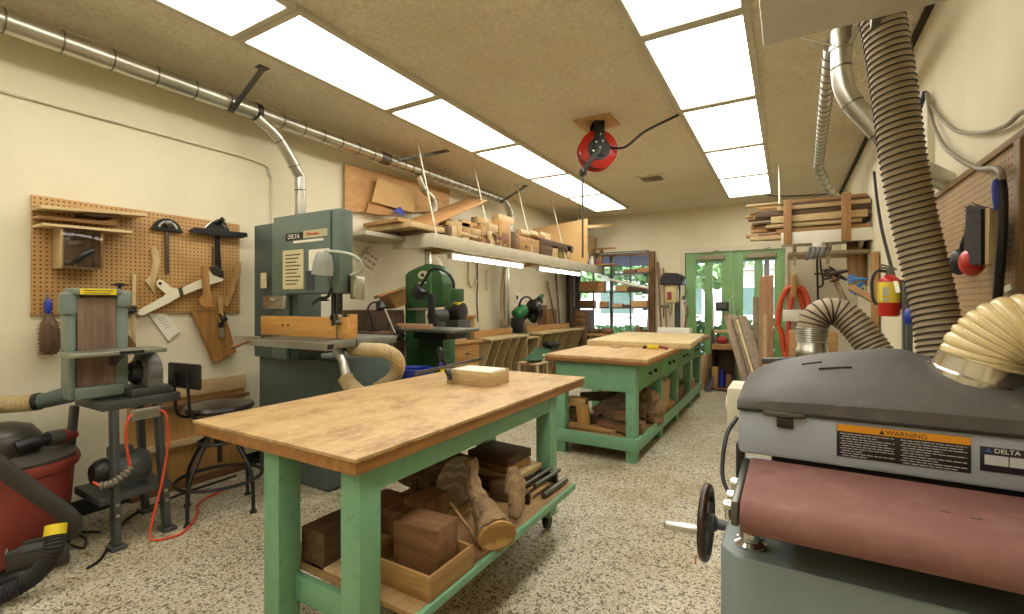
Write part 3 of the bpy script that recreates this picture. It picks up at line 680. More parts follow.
# white plastic push arm
o = thing('guard_arm', 'cream plastic blade guard arm hanging diagonally on the pegboard', 'guard', (XL+.03, 1.6, 1.5))
build('arm', wallshape(MB(), [(156,282),(159,279.5),(163,281),(171,288),(179,289.5),(206,277),(207,269),(213,276),(223,279),(222,281),(208,285),(180,296),(168,303),(141,316),(136.5,314),(138,310),(163,297),(166,294),(157,287)], .05, .012, .002), paint('cream_plastic', (226,218,190), .4, .05), o)
build('pivot', MB().cyl(L(160,283.5,.062), L(160,283.5,.066), .010, n=12), BLACK, o)
build('hinge', wallshape(MB(), [(178,288),(181,287),(183,295),(180,296)], .062, .012), IRON, o)
build('end_clamp', MB().ball(L(131,311,.06), .03, 1, 1.1, .6).ball(L(134,308,.07), .018), BLACK, o)
# tall wooden stick
o = thing('wooden_stick', 'tall thin wooden stick hanging on the pegboard behind the belt sander', 'stick', (XL+.03, 1.33, 1.3))
build('stick', wallshape(MB(), [(131.5,274),(135,274),(134.5,347),(131,347)], .03, .016, .001), W_PINE_Z, o)
build('foot', wallshape(MB(), [(126,334),(134,344),(134,348),(128,347)], .03, .03, .001), W_RED_Z, o)
# owner's leaflet
o = thing('leaflet', 'white printed leaflet hanging askew below the pegboard', 'paper', (XL+.01, 1.68, 1.2))
build('sheet', wallshape(MB(), [(148,313),(160,307.5),(180,331),(168,341)], .012, .004), PAPER, o)
for k in range(5):
    a0 = L(158+k*1.7, 319.5+k*2.2, .0165); b0 = L(164.5+k*1.7, 316.5+k*2.2, .0165)
    build('print_line', MB().beam(a0, b0, .0015, .005), paint('pale_print_%d' % k, (176,168,150), .8), o)
# large push board with round knob plates
o = thing('push_board', 'large brown tilted board hanging partly below the pegboard', 'board', (XL+.03, 2.0, 1.1))
build('board', wallshape(MB(), [(190,312),(196,311),(221,309),(234,352),(212,363)], .03, .04, .004), wood('caramel_board', (176,128,66), (138,94,42), 'z'), o)
o = thing('paddle', 'round-ended wooden paddle hanging in front of the large brown board', 'paddle', (XL+.07, 2.0, 1.3))
c = L(206, 301, .085); rr_ = abs(L(213, 301, .085).y-c.y)
pts = [Vector((XL+.085, c.y+rr_*math.sin(a), c.z+rr_*math.cos(a))) for a in [math.pi*(.12+1.76*k/22) for k in range(23)]]
h0, h1 = L(207.5,265,.085), L(200.5,266,.085)
build('blade', MB().prism(pts+[h1, h0], (.018,0,0), .002), wood('toffee_wood', (190,140,74), (150,104,48), 'z'), o)
o = thing('paint_brush', 'small flat brush with orange handle hanging over the brown board', 'brush', (XL+.09, 2.1, 1.3))
build('handle', wallshape(MB(), [(218.5,297),(223,297),(222,322),(218,322)], .09, .014, .003), W_OAK_Z, o)
build('ferrule', wallshape(MB(), [(217.5,322),(223.5,321),(223.5,327),(218,328)], .088, .018, .001), IRON, o)
build('bristles', wallshape(MB(), [(218,328),(223.5,327),(223,337),(219,338)], .09, .014, .001), paint('grey_bristles', (128,118,104), .9), o)
single('spring_clamp', MB().ball(L(224,319,.11), .022, .8, 1.2, .9).beam(L(219,314,.11), L(224,320,.11), .01, .014).beam(L(220,325,.11), L(225,319,.11), .01, .014), BLACK, 'small black clamp beside the brush on the brown board', 'clamp')
single('bevel_strip', wallshape(MB(), [(224,305),(236,264),(240,262),(240,272),(227,308)], .03, .012), W_OAK_Z, 'triangular honey offcut hanging at the right edge of the pegboard', 'wood offcut')
# bench brush with blue handle
o = thing('bench_brush', 'bench brush with a blue handle and brown bristles below the left pegboard', 'brush', (XL+.02, .99, 1.0))
build('handle', MB().lathe([(.004,.0),(.012,-.01),(.019,-.03),(.017,-.07),(.012,-.09)], L(48,298,.05), (0,0,1), 16), BLUE, o)
build('hook', MB().torus(L(47.5,296,.05), (1,0,0), .010, .003, 16, 6), STEEL, o)
q = L(49,317,.05)
m = MB()
rnd = random.Random(11)
m.tube([q+Vector((0,0,.01)), q+Vector((0,0,-.03)), q+Vector((0,.004,-.10)), q+Vector((0,.004,-.19)), q+Vector((0,.004,-.215))], [.014,.036,.045,.044,.03], 18)
build('bristle_core', m, wood('brush_back', (110,84,56), (70,50,34), 'z'), o)
m = MB()
for k in range(160):
    z = -.02-.19*rnd.random(); an = rnd.uniform(0, 6.28); d = Vector((math.cos(an), math.sin(an), -.25))
    b = q+Vector((0,.004,z)); m.cyl(b+d*.03, b+d*.056, .0022, .001, 4)
x = build('bristles', m, paint('brown_bristles', (128,96,66), .9), o)
# wood panels leaning behind the stool
o = thing('wall_panelling', 'low plywood panels with plank rails fixed to the left wall behind the stool', 'panelling', (XL+.03, 1.9, 0))
build('sheet', MB().box(XL+.002, XL+.03, 1.38, 2.14, .03, .70, .001), wood('panel_ply', (206,162,102), (182,134,76), 'z', indiv=0), o)
build('top_plank', MB().box(XL+.03, XL+.05, 1.38, 2.14, .64, .745, .002), W_PINE_Y, o)
build('ledge', MB().box(XL+.03, XL+.10, 1.38, 2.14, .58, .61, .002), W_RED_Y, o)
build('middle_rail', MB().box(XL+.03, XL+.055, 1.38, 2.14, .295, .34, .002), W_PINE_Y, o)
build('bottom_rail', MB().box(XL+.03, XL+.06, 1.38, 2.14, 0, .055, .002), W_RED_Y, o)

# ============================================================ BELT SANDER ON ITS STAND
SND = paint('sander_grey_green', (116,128,118), .4, .12, dirt=(100,112,104))
o = thing('belt_sander', 'grey-green upright belt and disc sander on an open steel stand', 'sander', (-3.25, 1.15, 0))
SX = -3.21
build('housing', MB().box(SX-.10, SX-.02, .935, 1.165, .80, 1.36, .02).box(SX-.10, SX+.012, .932, .965, .80, 1.34, .01).box(SX-.10, SX+.012, 1.13, 1.19, .80, 1.34, .01), SND, o)
lo = MB(); yc = (.965+1.13)/2
pf = []
for k in range(13):
    a = math.pi*k/12; pf.append((SX-.03+.055*math.sin(a), 1.32+ .035*math.cos(a)*1.0))
poly = [Vector((SX-.05, .967, 1.345)), Vector((SX-.01, .967, 1.35)), Vector((SX+.015, .967, 1.325)), Vector((SX+.018, .967, 1.29)), Vector((SX+.018, .967, .90)), Vector((SX+.01, .967, .865)), Vector((SX-.02, .967, .845)), Vector((SX-.05, .967, .85))]
build('sanding_belt', MB().prism(poly, (0,.161,0)), wood('worn_sanding_belt', (146,120,98), (98,76,62), 'z', .9, .7, indiv=0), o)
build('top_cowl', MB().box(SX-.10, SX+.035, .94, 1.16, 1.345, 1.385, .015).box(SX-.10, SX+.03, 1.13, 1.20, 1.28, 1.375, .012), SND, o)
build('side_cowl', MB().tube([(SX-.02,.945,1.365),(SX-.02,.945,1.35),(SX-.02,.945,1.29),(SX-.02,.945,1.25),(SX-.02,.945,1.24)], [.02,.042,.044,.042,.02], 20), SND, o)
lab = build('caution_label', MB().box(SX+.036, SX+.038, .97, 1.125, 1.35, 1.382), YELLOW, o)
for k in range(2): build('label_text', MB().box(SX+.038, SX+.0385, .985, 1.11-(k*.01), 1.369-.013*k, 1.373-.013*k), INK, lab)
build('tension_knob', MB().cyl((SX-.05,1.17,1.385),(SX-.05,1.17,1.405),.008).lathe([(.02,0),(.026,.006),(.026,.014),(.012,.02)], (SX-.05,1.17,1.4), (0,0,1), 8).box(SX-.06,SX-.04,1.13,1.21,1.404,1.412,.002), BLACK, o)
build('lower_guard', MB().box(SX-.10, SX+.04, .955, 1.16, .80, .862, .01), SND, o)
tb = build('table', MB().box(SX+.03, SX+.20, .885, 1.30, 1.032, 1.056, .004), metal('ground_iron_table', (160,164,152), .5, .1), o)
build('nameplate', MB().box(SX+.20, SX+.202, 1.08, 1.19, 1.036, 1.052), BLACK, tb)
build('table_bracket', MB().prism([(SX+.03,1.1,1.032),(SX+.17,1.1,1.032),(SX+.03,1.1,.96)], (0,.02,0)).prism([(SX+.0,1.22,1.032),(SX+.15,1.22,1.032),(SX+.0,1.22,.97)], (0,.05,0)), DKGREY, o)
# disc / motor side
build('disc_guard', MB().lathe([(.10,0),(.115,.01),(.115,.075),(.10,.085),(.0,.086)], (SX-.02,1.33,.905), (0,-1,0), 28).box(SX-.13,SX+.09,1.25,1.33,.80,.9,.01), paint('silver_grey_guard', (104,102,96), .4), o)
build('spindle_motor', MB().lathe([(.0,0),(.05,.002),(.066,.02),(.07,.05),(.066,.10),(.04,.12)], (SX-.02,1.20,.91), (0,1,0), 24), BLACK, o)
build('arbor', MB().cyl((SX-.02,1.19,.91),(SX-.02,1.335,.91),.012), STEEL, o)
build('machine_base', MB().box(SX-.16, SX+.10, 1.17, 1.37, .785, .83, .006), DKGREY, o)
# stand
ST = .785
build('stand_top', MB().box(SX-.24, SX+.13, 1.03, 1.40, ST-.05, ST, .006), DKGREY, o)
legs = [((SX+.10,1.09,ST-.05),(SX+.13,1.09,.02)), ((SX+.10,1.29,ST-.05),(SX+.12,1.33,.02)), ((SX-.20,1.02,ST-.05),(SX-.27,.985,.02)), ((SX-.20,1.32,ST-.05),(SX-.27,1.38,.02))]
for a, b in legs:
    a, b = Vector(a), Vector(b); k = a.lerp(b, .82)
    l = build('leg', MB().beam(a, k, .055, .03, .003).beam(k, b, .055, .03, .003).box(b.x-.035, b.x+.05, b.y-.035, b.y+.035, 0, .02, .004), DKGREY, o)
    for f_ in (.70, .78):
        q = a.lerp(b, f_)+Vector((.0165 if a.x > SX else -.03, 0, 0)); build('bolt', MB().cyl(q, q+Vector((.014,0,0)), .009, n=10), STEEL, l)
build('stand_shelf', MB().box(SX-.24, SX+.105, 1.03, 1.36, .235, .275, .004), DKGREY, o)
build('motor', MB().lathe([(.02,0),(.075,.01),(.088,.03),(.09,.17),(.075,.2),(.02,.205)], (SX-.05,1.10,.37), (0,1,0), 28).box(SX-.12, SX+.02, 1.14, 1.27, .276, .32, .004).box(SX-.09, SX+.0, 1.12, 1.22, .44, .50, .01), paint('motor_grey', (82,86,84), .4), o)
build('motor_end_bell', MB().lathe([(.01,0),(.05,.0),(.07,.02),(.08,.055)], (SX-.05,1.045,.37), (0,1,0), 24), BLACK, o)
build('switch_box', MB().box(SX+.12, SX+.15, 1.15, 1.29, .665, .725, .004), STEEL, o)
cd = []
a = [(SX+.145,1.155,.70),(SX+.165,1.13,.68),(SX+.16,1.12,.60),(SX+.16,1.13,.5),(SX+.155,1.14,.42),(SX+.14,1.11,.37),(SX+.10,1.05,.34),(SX+.05,1.02,.36)]
build('cord', MB().tube(catmull(a), .007, 8), ORANGE, o)
build('wrapped_cord', MB().hose([(SX+.15,1.15,.42),(SX+.155,1.11,.385),(SX+.15,1.07,.36),(SX+.12,1.03,.35)], .018, .02, .008, 12), paint('taped_cord', (120,112,96), .6, .4, scale=40), o)
single('power_cord', MB().tube(catmull([(SX+.15,1.29,.70),(SX+.17,1.31,.66),(SX+.16,1.32,.5),(SX+.16,1.29,.3),(SX+.17,1.24,.1),(SX+.20,1.22,.012),(SX+.26,1.28,.008),(SX+.25,1.36,.008),(SX+.1,1.5,.008),(SX-.1,1.62,.008),(SX-.2,1.9,.008)]), .007, 8), ORANGE, 'red-orange cord dropping from the belt sander switch box to the floor', 'cord')
# beige hose entering the sander from the left
single('dust_hose', MB().hose([(-3.68,.40,.80),(-3.62,.60,.785),(-3.52,.74,.78),(-3.40,.86,.785)], .042, .014, .006, 20), HOSET, 'beige ribbed dust hose running along the wall into the belt sander', 'hose')
o = thing('hose_cuff', 'grey dust port with a hose clamp at the lower left of the belt sander', 'dust port', (-3.38, .87, .79))
build('cone', MB().tube([(-3.41,.85,.785),(-3.36,.90,.795),(-3.30,.97,.82)], [.038,.040,.046], 20), SAWG_D, o)
build('clamp', MB().tube([(-3.40,.86,.787),(-3.385,.875,.79)], .045, 20), BLACK, o)
single('extension_lead', MB().tube(catmull([(-2.95,.93,.01),(-3.0,1.0,.01),(-3.2,1.12,.01),(-3.45,1.3,.01),(-3.55,1.6,.01),(-3.58,2.0,.01)]), .007, 8), BLACK, 'black cord on the floor running past the belt sander stand', 'cord')

# ============================================================ SHOP VACUUM
o = thing('shop_vacuum', 'red shop vacuum with a black motor head at the left edge', 'vacuum', (-3.2,.70,0))
VC = Vector((-3.42,.77,0))
build('tub', MB().lathe([(.20,.03),(.215,.05),(.235,.30),(.245,.44),(.262,.45),(.27,.475),(.264,.50),(.24,.50),(.235,.46)], VC, (0,0,1), 40), RED, o)
build('lid', MB().lathe([(.25,.495),(.255,.515),(.23,.53),(.05,.545),(.001,.546)], VC, (0,0,1), 40), paint('grey_black_lid', (74,70,62), .5, .2), o)
build('motor_head', MB().lathe([(.15,.53),(.16,.56),(.155,.62),(.12,.67),(.06,.69),(.001,.695)], VC+Vector((-.03,-.03,0)), (0,0,1), 32), paint('head_black', (58,54,46), .35, .2), o)
text(o, 'lettering', 'MAN', .05, VC+Vector((.035,-.20,.585)), (R(90),0,R(40)), WHITE)
for k in range(4):
    a = R(40+90*k); q = VC+Vector((.19*math.cos(a), .19*math.sin(a), 0))
    build('caster', MB().cyl((q.x-.012,q.y,.022),(q.x+.012,q.y,.022),.022,n=14), BLACK, o)
nz = [at(16,448,X=-3.30), at(32,442,X=-3.30), at(48,439,X=-3.32), at(60,437,X=-3.34)]
build('outlet_pipe', MB().tube(nz[:3], [.036,.032,.032], 18), BLACK, o); build('outlet_collar', MB().tube([nz[2]-(nz[3]-nz[2])*.1, nz[3]], [.038,.042], 18), DKGREY, o)
dd = (nz[3]-nz[2]).normalized()
build('nozzle_tip', MB().tube([nz[3], nz[3]+dd*.03, nz[3]+dd*.055, nz[3]+dd*.08], [.042,.038,.018,.018], 18), RED, o)
h = [at(-30,440,X=-3.02), at(0,466,X=-3.02), at(32,490,X=-3.02), at(58,508,X=-3.02), at(72,520,X=-3.02), at(72,531,X=-3.06), at(64,534,X=-3.1)]
single('vacuum_hose', MB().tube(catmull(h, 8), .036, 24), paint('dark_smooth_hose', (58,54,48), .6, .15), 'thick dark grey vacuum hose curving down in front of the red tub', 'hose')
o = thing('vacuum_wand', 'ribbed black hose with a yellow collar lying on the floor at lower left', 'hose', (-2.9,.7,0))
h = [at(55,534,Z=.26), at(53,550,Z=.20), at(41,569,Z=.12), at(18,587,Z=.06), at(-25,606,Z=.06)]
build('hose', MB().hose(h, .036, .012, .004, 24), RUBBER, o)
d = (h[0]-h[1]).normalized()
build('collar', MB().tube([h[0]-d*.005, h[0]+d*.04], .039, 24), YELLOW, o)
o = thing('floor_nozzle', 'dark flat vacuum floor nozzle lying beside the red tub', 'nozzle', (-2.9,.8,0))
m = MB(); f0, f1, f2, f3 = at(6,558,Z=.1), at(70,546,Z=.1), at(66,533,Z=.14), at(8,545,Z=.14)
m.prism([f0,f1,f2,f3], (0,0,-.09), .006); build('body', m, paint('nozzle_black', (58,54,48), .5), o)
m = MB(); fr_ = [p+Vector((0,0,.006)) for p in (f0.lerp(f3,.1), f1.lerp(f2,.1), f2.lerp(f1,.2), f3.lerp(f0,.2))]
for i in range(4): m.beam(fr_[i], fr_[(i+1)%4], .012, .02, .002)
build('rim', m, DKGREY, o)
single('floor_tool', MB().tube(catmull([at(-20,590,Z=.04), at(12,578,Z=.035), at(40,572,Z=.03)],6), .034, 16), BLACK, 'black vacuum tube lying on the floor in front of the flat nozzle', 'tube')
single('looped_lead', MB().tube(catmull([at(60,540,Z=.02),at(82,548,Z=.01),at(85,538,Z=.01),at(70,532,Z=.01),at(100,532,Z=.01)],6), .006, 8), BLACK, 'short looped black cord on the floor by the vacuum nozzle', 'cord')

# ============================================================ STOOL
o = thing('shop_stool', 'black steel swivel stool with round seat and small backrest by the wall panels', 'stool', (-3.1, 1.63, 0))
S = Vector((-3.1,1.63,0))
build('seat', MB().lathe([(.001,.625),(.15,.625),(.185,.635),(.195,.652),(.185,.668),(.12,.675),(.001,.676)], S, (0,0,1), 40), paint('worn_black_seat', (40,36,32), .3, .3, dirt=(80,70,56)), o)
build('screw_post', MB().cyl(S+Vector((0,0,.30)), S+Vector((0,0,.625)), .014), BLACK, o)
build('upper_ring', MB().torus(S+Vector((0,0,.44)), (0,0,1), .115, .009, 36, 8).lathe([(.03,.42),(.035,.43),(.035,.46),(.03,.47)], S, (0,0,1), 16), BLACK, o)
build('foot_ring', MB().torus(S+Vector((0,0,.205)), (0,0,1), .235, .011, 48, 8), BLACK, o)
for k in range(4):
    a = R(200+90*k); u = Vector((math.cos(a), math.sin(a), 0))
    l = build('leg', MB().tube(catmull([S+u*.04+Vector((0,0,.50)), S+u*.10+Vector((0,0,.455)), S+u*.15+Vector((0,0,.38)), S+u*.215+Vector((0,0,.27)), S+u*.235+Vector((0,0,.18)), S+u*.24+Vector((0,0,.02))], 6), .011, 10), BLACK, o)
    build('foot', MB().lathe([(.02,0),(.021,.008),(.013,.02)], S+u*.24, (0,0,1), 14), RUBBER, l)
bd = Vector((.10,-.98,0)).normalized(); bs = Vector((bd.y, -bd.x, 0))
for s_ in (-1, 1):
    q = S+bs*.065*s_
    build('back_support', MB().tube(catmull([q+Vector((0,0,.618)), q+bd*.12+Vector((0,0,.61)), q+bd*.20+Vector((0,0,.63)), q+bd*.225+Vector((0,0,.70)), q+bd*.235+Vector((0,0,.90))], 6), .009, 8), BLACK, o)
M = Matrix((bs, bd, Vector((0,0,1)))).transposed().to_4x4(); M.translation = S+bd*.232+Vector((0,0,.875))
build('backrest', MB().box(-.15, .15, -.030, -.008, -.075, .075, .02, M), paint('black_back', (36,33,30), .45, .2), o)
# ============================================================ BIG BAND SAW
o = thing('band_saw', 'large teal-grey band saw with wooden fence, worklight and beige dust hose', 'band saw', (-3.0, 2.2, 0))
TOPZ = 1.90
build('base_cabinet', MB().box(-3.52, -2.71, 2.14, 2.73, .02, .91, .012).box(-3.48,-2.75,2.16,2.70,0,.02), SAWG_D, o)
build('column', MB().box(-3.52, -2.99, 2.10, 2.30, .90, TOPZ, .012), SAWG_D, o)
build('column_cover', MB().box(-3.24, -3.06, 2.06, 2.10, .90, TOPZ-.01, .02), SAWG, o)
build('head', MB().box(-2.98, -2.40, 1.975, 2.085, 1.365, TOPZ, .014), SAWG, o)
build('head_door', MB().box(-3.05, -2.47, 1.955, 1.975, 1.37, TOPZ-.006, .008), SAWG, o)
fy = 1.954
def fpl(name, x0, y0, x1, y1, mat, th=.002, off=0, bev=0):
    a, b = at(x0, y0, Y=fy-off), at(x1, y1, Y=fy-off); zc0 = at((x0+x1)/2, y0, Y=fy-off).z; zc1 = at((x0+x1)/2, y1, Y=fy-off).z
    return build(name, MB().box(a.x, b.x, fy-off-th, fy-off, zc0, zc1, bev), mat, o)
bp = fpl('brand_plate', 286, 233, 303.5, 240, BLACK); fpl('model_plate', 303.5, 229.5, 327.5, 237, paint('tan_plate', (186,178,140), .5))
a = at(288, 238.4, Y=fy-.003); text(o, 'brand_lettering', 'DELTA', .042, (a.x-.005, fy-.003, a.z-.006), (R(90),0,0), WHITE)
a = at(306, 235, Y=fy-.003); text(o, 'model_lettering', 'Milwaukee', .03, (a.x, fy-.003, a.z-.004), (R(90),0,0), REDB)
fpl('white_strip', 293.5, 239.5, 323.5, 242, WHITE)
cd = fpl('instruction_card', 283, 250, 303.5, 289, PAPERY)
for k in range(9):
    y = 256+k*3.6; a, b = at(285.5, y, Y=fy-.0022), at(300.5-(k%3)*2, y, Y=fy-.0022)
    build('print_line', MB().box(a.x, b.x, fy-.0025, fy-.002, a.z, a.z+.007), INK, cd)
fpl('white_notice', 309, 249, 330, 270, PAPER); fpl('dark_label', 306, 271, 314.5, 290, paint('dark_label_ink', (60,66,66), .5))
c0, c1 = at(260, 273, Y=2.05), at(265.5, 288, Y=2.05); build('column_tag', MB().box(c0.x, c1.x, 2.055, 2.06, c1.z, c0.z), PAPERY, o)
c0, c1 = at(265, 296, Y=2.04), at(284, 309, Y=2.04); build('latch', MB().box(c0.x, c1.x, 2.02, 2.07, c1.z, c0.z, .006).cyl(((c0.x+c1.x)/2,2.0,c0.z-.03),((c0.x+c1.x)/2,2.03,c0.z-.03),.015), STEEL, o)
# blade guide
bx = at(337, 300, Y=1.985).x
build('guide_post', MB().box(bx-.045, bx-.012, 1.975, 2.0, 1.20, 1.37, .003).box(bx+.008, bx+.03, 1.98, 2.005, 1.235, 1.37, .003), BLACK, o)
build('guide_bearing', MB().cyl((bx-.012,1.955,1.215),(bx-.012,1.99,1.215),.020,n=16).cyl((bx+.012,1.955,1.185),(bx+.012,1.99,1.185),.016,n=16).box(bx-.02,bx+.01,1.955,1.97,1.165,1.24,.003), IRON, o)
build('blade', MB().box(bx-.004, bx+.008, 1.982, 1.984, 1.07, 1.37), IRON, o)
build('black_arm', MB().tube(catmull([(bx-.20,1.96,1.30),(bx-.12,1.95,1.335),(bx-.05,1.955,1.345),(bx-.02,1.96,1.40)],5), .010, 8).box(bx-.14,bx-.04,1.945,1.96,1.318,1.33,.003), BLACK, o)
# table, rail, fence
build('table', MB().box(-3.0, -2.35, 1.85, 2.42, 1.03, 1.08, .004), metal('saw_table_iron', (150,156,150), .45, .12), o)
build('table_slot', MB().box(-2.352, -2.348, 2.06, 2.066, 1.032, 1.081), BLACK, o)
build('fence_rail', MB().box(-3.21, -2.28, 1.785, 1.79, 1.03, 1.072).box(-3.21,-2.28,1.835,1.84,1.03,1.072).box(-3.21,-2.28,1.79,1.835,1.066,1.072).box(-3.21,-2.28,1.79,1.835,1.03,1.036), ALU, o)
build('rail_end', MB().box(-2.285,-2.282,1.80,1.825,1.04,1.062), BLACK, o)
build('fence', MB().box(-3.28, -2.37, 2.008, 2.032, 1.081, 1.215, .002).box(-2.40,-2.37,2.032,2.09,1.081,1.235,.002), wood('fence_pine', (214,164,88), (186,132,64), 'x', indiv=0), o)
for dx in (.26, .32): build('hole_plug', MB().cyl((-3.28+dx,2.004,1.155),(-3.28+dx,2.009,1.155),.008,n=12), BLACK, o)
build('fence_lock', MB().beam((-3.24,1.82,1.075),(-2.98,1.80,1.08),.05,.02,.003), STEEL, o)
build('lock_lever', MB().tube([(-3.04,1.79,1.06),(-3.10,1.74,1.03),(-3.13,1.72,1.015)],[.008,.012,.014],12), W_RED_X, o)
build('trunnion', MB().prism([(-2.95,2.0,1.03),(-2.45,2.0,1.03),(-2.55,2.0,.985),(-2.82,2.0,.96)], (0,.2,0), .005), BLACK, o)
build('chute', MB().tube([at(337,349,Y=2.0),at(343,362,Y=2.0),at(346,376,Y=2.0)],[.03,.026,.03],16), ALU, o)
a_ = [at(345,377,Y=2.0), at(350,385,Y=2.0), at(360,394,Y=2.0)]
build('chute_hose', MB().hose(a_, .045, .016, .006, 18), HOSET, o)
hz = [at(352,349,Y=2.12), at(370,350,Y=2.10), at(385,351,Y=2.12), at(396,358,Y=2.18), at(398,368,Y=2.24), at(392,379,Y=2.26), at(378,388,Y=2.26)]
build('dust_hose', MB().hose(hz, .042, .014, .005, 20), HOSET, o)
build('outlet_collar', MB().tube([at(374,350,Y=2.11),at(377,350.5,Y=2.11)],.045,20), BLACK, o)
# head lamp and switch
lp = MB(); c = at(323, 266, Y=1.88)
lp.lathe([(.03,.085),(.045,.07),(.058,.02),(.062,-.055),(.058,-.055),(.05,.02),(.02,.075)], c, (.12,0,1), 28)
build('lamp_shade', lp, paint('grey_lamp_shade', (150,152,144), .4), o)
gp = [at(325,251,Y=1.90), at(338,252,Y=1.90), at(352,255,Y=1.92), at(361,262,Y=1.95), at(361,271,Y=1.97), at(351,275,Y=1.99)]
build('gooseneck', MB().tube(catmull(gp), .010, 10), paint('pale_gooseneck', (170,176,160), .4), o)
c = at(357, 288, Y=2.05)
build('switch_box', MB().box(c.x-.03, c.x+.03, 2.02, 2.09, c.z-.07, c.z+.07, .006).cyl((c.x,2.015,c.z-.02),(c.x,2.02,c.z-.02),.012), STEEL, o)
build('switch_post', MB().box(c.x-.07, c.x-.03, 2.04, 2.06, c.z-.03, c.z+.08, .002), BLACK, o)

# stuff on the wall between the saws
def wallbox(name, x0, y0, x1, y1, off, th, mat, label, cat, slant=0):
    return single(name, wallshape(MB(), [(x0,y0),(x1,y0+slant),(x1,y1+slant),(x0,y1)], off, th, .001), mat, label, cat)
o = thing('wall_chart', 'white printed chart hanging tilted between the two band saws', 'poster', (XL+.02, 3.6, 1.5))
build('sheet', wallshape(MB(), [(369,246),(382,254),(373,270),(360,260)], .02, .004), paint('pinkish_chart', (212,196,176), .8), o)
for (x, y) in ((368,253),(372,256),(376,258.5),(366,258),(370,261),(374,264)):
    build('print_block', wallshape(MB(), [(x-1.3,y-1.6),(x+1.6,y),(x+.6,y+1.8),(x-2.2,y+.2)], .025, .001), paint('chart_ink', (150,144,130), .8), o)
o = thing('cardboard_box', 'open brown cardboard box on the dark cabinet between the band saws', 'box', (-3.5, 3.7, 1.3))
build('body', MB().prism([at(x,y,X=-3.50) for x,y in [(377,295),(402,287),(403,303),(386,309)]], (.12,.02,.01), .001), CARD, o)
build('flap', MB().prism([at(x,y,X=-3.37) for x,y in [(373,297),(400,289),(402,290.5),(375,299)]], (.06,0,.02)), CARD, o)
o = thing('dark_cabinet', 'dark brown low cabinet against the left wall between the band saws', 'cabinet', (-3.5,3.55,0))
build('body', MB().box(XL+.02, -3.36, 3.1, 3.56, 0, 1.24, .004), wood('dark_cabinet_wood', (86,62,44), (58,40,28), 'z'), o)
build('door', MB().box(-3.36, -3.345, 3.12, 3.35, .05, 1.2, .003), wood('dark_cabinet_wood', (86,62,44), (58,40,28), 'z'), o); build('door', MB().box(-3.36, -3.345, 3.36, 3.55, .05, 1.2, .003), wood('dark_cabinet_door', (92,66,46), (62,42,28), 'z'), o)
_b = at(374,331,X=-3.2)
single('tool_stand', MB().box(_b.x-.12,_b.x+.12,_b.y-.12,_b.y+.12,0,_b.z-.001,.004), W_DK_Z, 'dark wooden pedestal box carrying the black desk lamp', 'stand')
o = thing('desk_lamp', 'black jointed desk lamp with white rod behind the big band saw table', 'lamp', (-3.2,3.3,1.25))
build('base', MB().lathe([(.06,0),(.06,.015),(.02,.02)], at(374,331,X=-3.2), (0,0,1), 20), BLACK, o)
build('arm', MB().tube(catmull([at(374,330,X=-3.2),at(371,318,X=-3.2),at(368,309,X=-3.2),at(372,303,X=-3.2),at(379,302,X=-3.2)],5), .009, 8), BLACK, o)
build('shade', MB().lathe([(.02,.05),(.04,.03),(.055,-.03),(.05,-.03),(.03,.03)], at(381,306,X=-3.2), (-.4,0,1), 20), BLACK, o)
single('white_rod', MB().cyl(at(385,309,X=-3.1), at(395,333,X=-3.1), .007), WHITE, 'white slanted rod between the dark cabinet and the green band saw', 'rod')
wallbox('white_sheet', 310, 296, 336, 318, .0, .004, PAPER, 'blank white sheet on the wall seen through the big band saw throat', 'paper', 1)

# ============================================================ GREEN BAND SAW
o = thing('band_saw', 'dark green band saw with a black gooseneck lamp in front of the left wall', 'band saw', (-3.1, 3.7, 0))
gy = 3.60
def gp_(x, y, Y=gy): return at(x, y, Y=Y)
sx_ = lambda x: 405+(x-405)*.80
pr = [(405,300),(405,275),(409,271.5),(420,267.5),(431,263.8),(438,264),(446,268),(451,275),(452.5,284),(452.5,306),(431,308),(418,308)]
build('wheel_head', MB().prism([gp_(sx_(x),y) for x,y in pr], (0,.17,0), .008), GREEN_D, o)
build('door_ridge', MB().prism([gp_(x,y) for x,y in [(430.6,266),(431.8,266),(431.8,307),(430.6,307)]], (0,-.012,0)), paint('worn_green_edge', (92,132,80), .4), o)
build('column', MB().prism([gp_(x,y,gy+.02) for x,y in [(405,296),(416,296),(416,345),(405,345)]], (0,.15,0), .004), GREEN_D, o)
a, b = gp_(406,340), gp_(443,340)
build('base_cabinet', MB().box(a.x, b.x, gy, gy+.20, .02, 1.0, .01), GREEN_D, o)
build('cabinet_door', MB().box(a.x+.25, b.x-.02, gy-.012, gy, .1, .95, .004), GREEN_D, o)
build('table', MB().box(-3.17, -2.50, 3.22, 3.66, 1.045, 1.075, .006), metal('green_saw_table', (140,144,132), .4), o)
build('fence', MB().box(-3.15, -2.74, 3.24, 3.27, 1.076, 1.12, .002), wood('pinkish_fence', (196,158,120), (170,128,92), 'x', indiv=0), o)
build('trunnion', MB().box(-3.0, -2.6, 3.3, 3.6, .98, 1.045, .01).cyl((-3.1,3.26,1.0),(-3.1,3.20,1.0),.035), BLACK, o)
build('fence_clamp', MB().box(-3.20,-3.12,3.19,3.25,1.03,1.10,.006).cyl((-3.16,3.17,.99),(-3.16,3.20,.99),.035).cyl((-3.10,3.17,1.0),(-3.10,3.2,1.0),.022), IRON, o)
g0, g1 = gp_(443.5,306,3.68), gp_(448,327,3.68)
build('guide_post', MB().box(g0.x-.0, g1.x, 3.45, 3.49, 1.09, 1.40, .004), BLACK, o)
c = gp_(423.5, 275, gy-.004)
